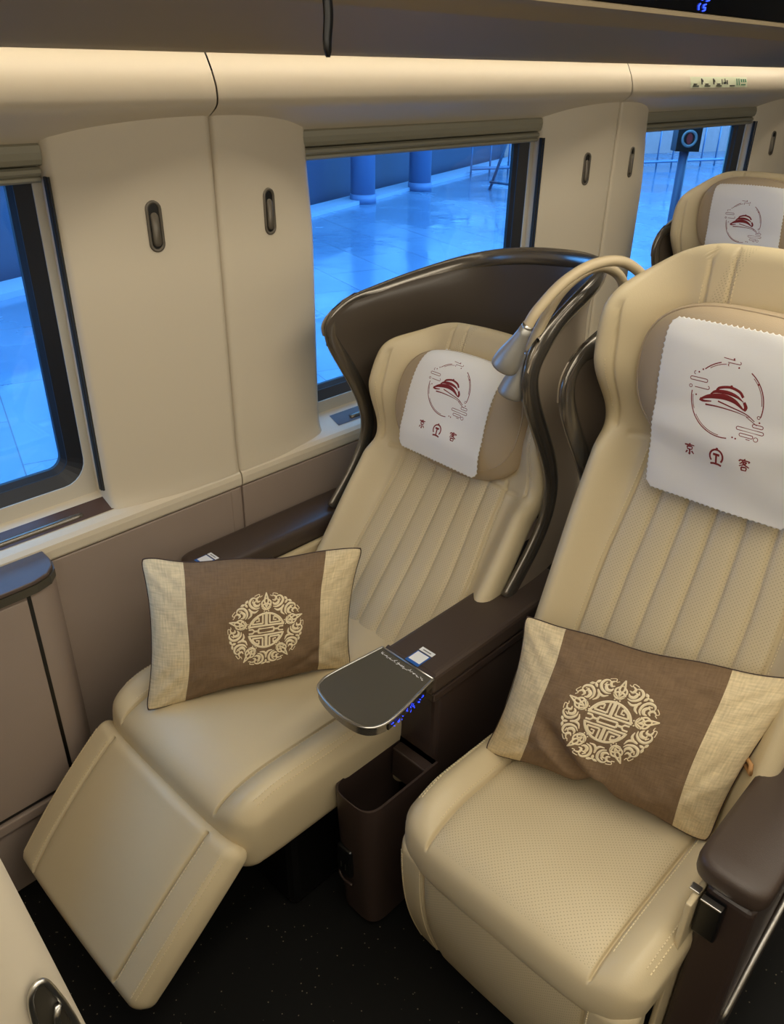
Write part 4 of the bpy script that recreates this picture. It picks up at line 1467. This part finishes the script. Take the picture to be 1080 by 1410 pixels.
    def P(x, y):
        u, v = med[0]+x/a, med[1]+y/b
        p = S0(u, v, 1); e = .004
        n = (S0(u+e, v, 1)-p).cross(S0(u, v+e, 1)-p).normalized()
        if n.dot(nrm) < 0: n = -n
        return p, n
    bm = bmesh.new(); medallion(bm, med[2], P)
    link('embroidery', bm, M['thread'], o)
    return o, S0
pL, SL_ = cushion_pillow('cream and brown linen pillow with round embroidery on the reclined window seat', (.160, .692, .765), (.462, 1.055, .775), (.282, .590, .480), (.478, 1.000, .480),
               .074, (-.60, .62, .0), (.105, .0, .080), [(-.2, -.75, 1, .15, .5, .10, -.004), (.5, -.6, .7, .7, .4, .06, -.005)], 3)
pR, SR_ = cushion_pillow('cream and brown linen pillow with round embroidery and creased front on the aisle seat', (.868, 1.130, .760), (1.345, 1.262, .806), (.885, 1.010, .497), (1.302, 1.120, .492),
               .072, (-.62, .61, -.08), (-.075, .085, .083), [(-.20, -.60, .62, -.78, .50, .075, -.024), (-.06, -.62, .62, -.78, .45, .09, .010), (-.38, -.62, .7, -.7, .30, .08, .008), (.1, .8, .8, -.4, .4, .06, -.005), (.75, -.2, .3, 1, .5, .05, -.004)], 5, 0, .026)
bm = bmesh.new()
p = SR_(1, .0, 0)
tube(bm, [p+Vector((0, 0, .006)), p+Vector((.012, -.012, .008)), p+Vector((.016, -.018, -.006)), p+Vector((0, 0, -.008))], .0045, 6)
link('tag', bm, M['tan'], pR)

# ================================================================== NEAR SEAT SHELL, bottom left
fs = thing('seat_shell', (1.0, .0, 0), 'close cream seat shell of the row in front with chrome catch, bottom left corner', 'seat shell')
def fs_def(x, y, z):
    wz_, wy = z+.85, y-.165
    wx = .99+x-.05*sm(1.15, 1.37, wz_)*(1 if x < 0 else .1)
    return Vector((wx, wy+(.083+.0)*(1-sm(-.3, .2, -y))*0-.089*(wz_-1.2)*sm(-.3, .1, y)+.0, wz_))
bm = rbox(.21, .245, .52, .035, (8, 10, 14), fs_def, None, k=6)
o = link('back_panel', bm, M['wall'], fs)
bm = bmesh.new(); link('shell_foot', bx(.85, 1.15, -.36, .0, .002, .345, bev=.02), M['black'], fs, smooth=False)
pc = [(47, 1405), (42, 1375), (50, 1356), (62, 1352), (76, 1366), (95, 1392), (112, 1425), (120, 1470), (90, 1500), (60, 1450)]
def near_pt(p, off): return on_plane(p[0], p[1], 0, 1.2+off)
bm = bmesh.new(); tube(bm, catmull([near_pt(p, .001) for p in pc], 6, closed=True), .0022, 8, closed=True); ct = link('catch_bezel', bm, M['chrome'], fs)
bm = bmesh.new(); bm.faces.new([bm.verts.new(p) for p in catmull([near_pt(p, .0006) for p in pc], 6, closed=True)]); link('catch_recess', bm, M['hookdark'], ct, smooth=False)
bm = bmesh.new(); tube(bm, [near_pt(p, .003) for p in ((80, 1384), (78, 1400), (84, 1450))], .0022, 8); link('catch_lever', bm, M['chrome'], ct)

# ================================================================== OUTSIDE: the platform
def groundmat():
    m = bpy.data.materials.new('wet_platform_tiles'); m.use_nodes = True
    nt = m.node_tree; N = nt.nodes; L = nt.links; b_ = N['Principled BSDF']
    tc = N.new('ShaderNodeTexCoord'); mp = N.new('ShaderNodeMapping'); mp.inputs['Rotation'].default_value = (0, 0, .30); L.new(tc.outputs['Object'], mp.inputs[0])
    br = N.new('ShaderNodeTexBrick'); br.inputs['Scale'].default_value = 1; br.inputs['Brick Width'].default_value = 1.2; br.inputs['Row Height'].default_value = .6; br.inputs['Mortar Size'].default_value = .004
    br.inputs['Color1'].default_value = (.13, .20, .30, 1); br.inputs['Color2'].default_value = (.15, .23, .34, 1); br.inputs['Mortar'].default_value = (.08, .10, .14, 1)
    L.new(mp.outputs[0], br.inputs['Vector']); L.new(br.outputs['Color'], b_.inputs['Base Color'])
    n1 = N.new('ShaderNodeTexNoise'); n1.inputs['Scale'].default_value = .7; n1.inputs['Detail'].default_value = 6; L.new(tc.outputs['Object'], n1.inputs['Vector'])
    r = N.new('ShaderNodeMapRange'); r.inputs['From Min'].default_value = .35; r.inputs['From Max'].default_value = .65; r.inputs['To Min'].default_value = .03; r.inputs['To Max'].default_value = .34
    L.new(n1.outputs['Fac'], r.inputs['Value']); L.new(r.outputs[0], b_.inputs['Roughness'])
    mp2 = N.new('ShaderNodeMapping'); mp2.inputs['Scale'].default_value = (1.6, 1.6, 1); L.new(tc.outputs['Object'], mp2.inputs[0])
    n2 = N.new('ShaderNodeTexNoise'); n2.inputs['Scale'].default_value = 2.2; n2.inputs['Detail'].default_value = 5; L.new(mp2.outputs[0], n2.inputs['Vector'])
    bp = N.new('ShaderNodeBump'); bp.inputs['Strength'].default_value = .12; bp.inputs['Distance'].default_value = .05; L.new(n2.outputs['Fac'], bp.inputs['Height']); L.new(bp.outputs[0], b_.inputs['Normal'])
    b_.inputs['Specular IOR Level'].default_value = 1.0
    return m
M['ground'] = groundmat()
M['kerb'] = mat('pale_kerb_stone', (150, 165, 185), .5)
M['darkwall'] = mat('dark_stone_wall', (52, 62, 84), .45, var=.2, vscale=1.5)
M['column'] = mat('grey_station_column', (96, 116, 150), .4)
M['steel'] = mat('grey_steel_rail', (120, 135, 160), .35, metal=.6)
M['canopy'] = mat('canopy_soffit', (70, 82, 104), .6)
M['signalred'] = mat('red_signal_lens', (150, 40, 36), .4)
M['pinkwall'] = mat('pale_brick_wall', (190, 150, 140), .8, var=.15)
struct('platform', bx(-40, -.45, -30, 60, -.1, 0), M['ground'])
kd = Vector((-2.07, 6.6, 0)).normalized(); kp = Vector((-6.55, 6.96, 0)); kn = Vector((-kd.y, kd.x, 0))
if kn.x > 0: kn = -kn
def along(bm, s0, s1, o0, o1, z0, z1):
    vs = []
    for z in (z0, z1):
        for s_, o_ in ((s0, o0), (s1, o0), (s1, o1), (s0, o1)): vs.append(bm.verts.new(kp+kd*s_+kn*o_+Vector((0, 0, z))))
    for f in ((0, 1, 2, 3), (4, 5, 6, 7), (0, 1, 5, 4), (1, 2, 6, 5), (2, 3, 7, 6), (3, 0, 4, 7)): bm.faces.new([vs[i] for i in f])
bm = bmesh.new(); along(bm, -14, 9.5, 0, .35, 0, .05)
o = link('kerb', bm, M['kerb'], None, origin=kp, smooth=False); props(o, 'pale stone kerb running across the platform outside the windows', 'kerb')
bm = bmesh.new(); along(bm, -14, 9.5, .5, .8, 0, .78)
o = link('low_stone_wall', bm, M['darkwall'], None, origin=kp+kn*.6, smooth=False); props(o, 'low dark blue stone wall behind the kerb outside', 'wall')
bm = bmesh.new(); along(bm, -14, 9.5, .46, .84, .78, .84)
link('coping', bm, M['kerb'], o, smooth=False)
# columns standing at the kerb
def column(px, label, off=-.3, dist=None):
    g_ = on_plane(px[0], px[1], 2, 0)
    t = thing('station_column', g_, label, 'column', 'station columns outside')
    bm = bmesh.new(); tube(bm, [g_, g_+Vector((0, 0, 4.8))], .17, 24); link('shaft', bm, M['column'], t)
    bm = bmesh.new(); tube(bm, [g_, g_+Vector((0, 0, .12))], .185, 24); link('plinth', bm, M['column'], t)
column((500, 279), 'left grey column outside the middle window')
column((578, 262), 'right grey column outside the middle window')
# folding barrier stand by the kerb
g_ = on_plane(703, 262, 2, 0)
bm = bmesh.new()
for dx_, dy_ in ((-.22, -.25), (.22, -.25), (-.22, .35), (.22, .35)):
    tube(bm, [g_+Vector((dx_, dy_, 0)), g_+Vector((dx_*.25, .05, 1.0))], .022, 8)
tube(bm, [g_+Vector((-.22, -.25, .12)), g_+Vector((.22, -.25, .12))], .018, 8); tube(bm, [g_+Vector((-.22, .35, .12)), g_+Vector((.22, .35, .12))], .018, 8)
o = link('folding_stand', bm, M['darkwall'], None, origin=g_); props(o, 'dark folding A-frame stand on the platform, far end of the middle window', 'stand')
# far window: railing, signal, pale wall
rail = thing('railing', kp+kd*12, 'steel railing with thin uprights seen through the rear window', 'railing')
g0 = on_plane(890, 232, 2, 0); g1 = on_plane(1030, 226, 2, 0)
dr = (g1-g0).normalized()
bm = bmesh.new(); L_ = (g1-g0).length
for z in (.12, 1.05): tube(bm, [g0-dr*4+Vector((0, 0, z)), g1+dr*6+Vector((0, 0, z))], .03, 8)
link('rails', bm, M['steel'], rail)
for i in range(34):
    p = g0-dr*4+dr*(i*(L_+10)/33)
    bm = bmesh.new(); tube(bm, [p, p+Vector((0, 0, 1.05))], .016, 6); link('upright', bm, M['steel'], rail)
wl = [on_plane(870, 212, 2, 0), on_plane(1060, 206, 2, 0)]
wd = (wl[1]-wl[0]).normalized(); wn = Vector((-wd.y, wd.x, 0))
bm = prism([wl[0]-wd*10, wl[1]+wd*12, wl[1]+wd*12+wn*.3, wl[0]-wd*10+wn*.3], (0, 0, 1.1)); o = link('pale_brick_wall', bm, M['pinkwall'], None, origin=wl[0], smooth=False)
props(o, 'low pale pinkish wall far behind the railing outside the rear window', 'wall')
sp_ = on_plane(946, 190, 1, 6.2)
sgn = thing('signal_box', sp_, 'black square signal box with a red round lens outside the rear window', 'signal')
rgt = R @ Vector((1, 0, 0)); rgt.z = 0; rgt.normalize(); fw = Vector((-rgt.y, rgt.x, 0)); 
if fw.dot(sp_-Vector((1.56, 0, 0))) > 0: fw = -fw
def sbox(bm, c, hw, hd, hz):
    vs = []
    for z in (-hz, hz):
        for a_, b2 in ((-1, -1), (1, -1), (1, 1), (-1, 1)): vs.append(bm.verts.new(c+rgt*hw*a_+fw*hd*b2+Vector((0, 0, z))))
    for f in ((0, 1, 2, 3), (4, 5, 6, 7), (0, 1, 5, 4), (1, 2, 6, 5), (2, 3, 7, 6), (3, 0, 4, 7)): bm.faces.new([vs[i] for i in f])
dd = (sp_-Vector((1.56, 0, 1.72))).length/f_px
bm = bmesh.new(); sbox(bm, sp_, dd*14, .06, dd*14); link('housing', bm, M['black'], sgn, smooth=False)
bm = bmesh.new(); cpt = sp_+fw*.062
tube(bm, [cpt+(rgt*math.cos(q)+Vector((0, 0, 1))*math.sin(q))*dd*8 for q in [i*PI/12 for i in range(24)]], dd*1.6, 6, closed=True); link('lens_ring', bm, M['printgrey'], sgn)
bm = bmesh.new(); bm.faces.new([bm.verts.new(cpt+fw*.004+(rgt*math.cos(q)*.6+Vector((0, 0, 1))*math.sin(q))*dd*6) for q in [i*PI/12 for i in range(24)]]); link('lens', bm, M['signalred'], sgn, smooth=False)
bm = tube(bmesh.new(), [sp_+Vector((0, 0, -dd*14)), Vector((sp_.x, sp_.y, .0))], .035, 10); link('signal_post', bm, M['darkwall'], sgn)
# unseen roof slats added so reflections on the platform alternate bright and dark
bm = bmesh.new()
for i in range(7):
    x = -4.5-i*3.6
    box(bm, x-.95, x+.95, -25, 55, 4.8, 5.0)
for j in range(-3, 9): box(bm, -30, -3.5, j*6-.3, j*6+.3, 4.75, 4.8)
struct('platform_roof', bm, M['canopy'])

# ================================================================== LIGHT
def area(name, loc, size, power, col, rot=(0, 0, 0), sy=None):
    l = bpy.data.lights.new(name, 'AREA'); l.energy = power; l.color = col; l.shape = 'RECTANGLE'; l.size = size; l.size_y = sy or size
    o = bpy.data.objects.new(name, l); o.location = loc; o.rotation_euler = rot; COL.objects.link(o); return o
warm = (1, .91, .745)
# the two light bands of the carriage ceiling
bm = bmesh.new()
area('ceiling_light_near', (1.35, .6, 2.27), .35, 27, warm, sy=4.5)
area('ceiling_light_aisle', (2.1, 1.5, 2.27), .35, 17, warm, sy=6)
area('opposite_cove_light', (2.92, 1.2, 1.80), .12, 16, warm, rot=(0, math.radians(75), 0), sy=7)  # unseen fill lamp added to warm the rack underside and pillars
W = bpy.data.worlds.new('World'); S.world = W; W.use_nodes = True
nt = W.node_tree; N = nt.nodes; L = nt.links
bg = N['Background']; tc = N.new('ShaderNodeTexCoord'); sx = N.new('ShaderNodeSeparateXYZ'); L.new(tc.outputs['Generated'], sx.inputs[0])
cr = N.new('ShaderNodeValToRGB'); L.new(sx.outputs[2], cr.inputs[0])
cr.color_ramp.elements[0].position = 0; cr.color_ramp.elements[0].color = (.22, .55, 1, 1)
cr.color_ramp.elements[1].position = .6; cr.color_ramp.elements[1].color = (.30, .66, 1, 1)
L.new(cr.outputs[0], bg.inputs[0]); bg.inputs[1].default_value = 5.4

S.view_settings.view_transform = 'Standard'; S.view_settings.look = 'None'; S.view_settings.gamma = 1; S.view_settings.use_curve_mapping = False
S.view_settings.exposure = .30
S.cycles.max_bounces = 8; S.cycles.diffuse_bounces = 4; S.cycles.transparent_max_bounces = 8
S.cycles.use_denoising = True
S.cycles.caustics_reflective = False; S.cycles.caustics_refractive = False
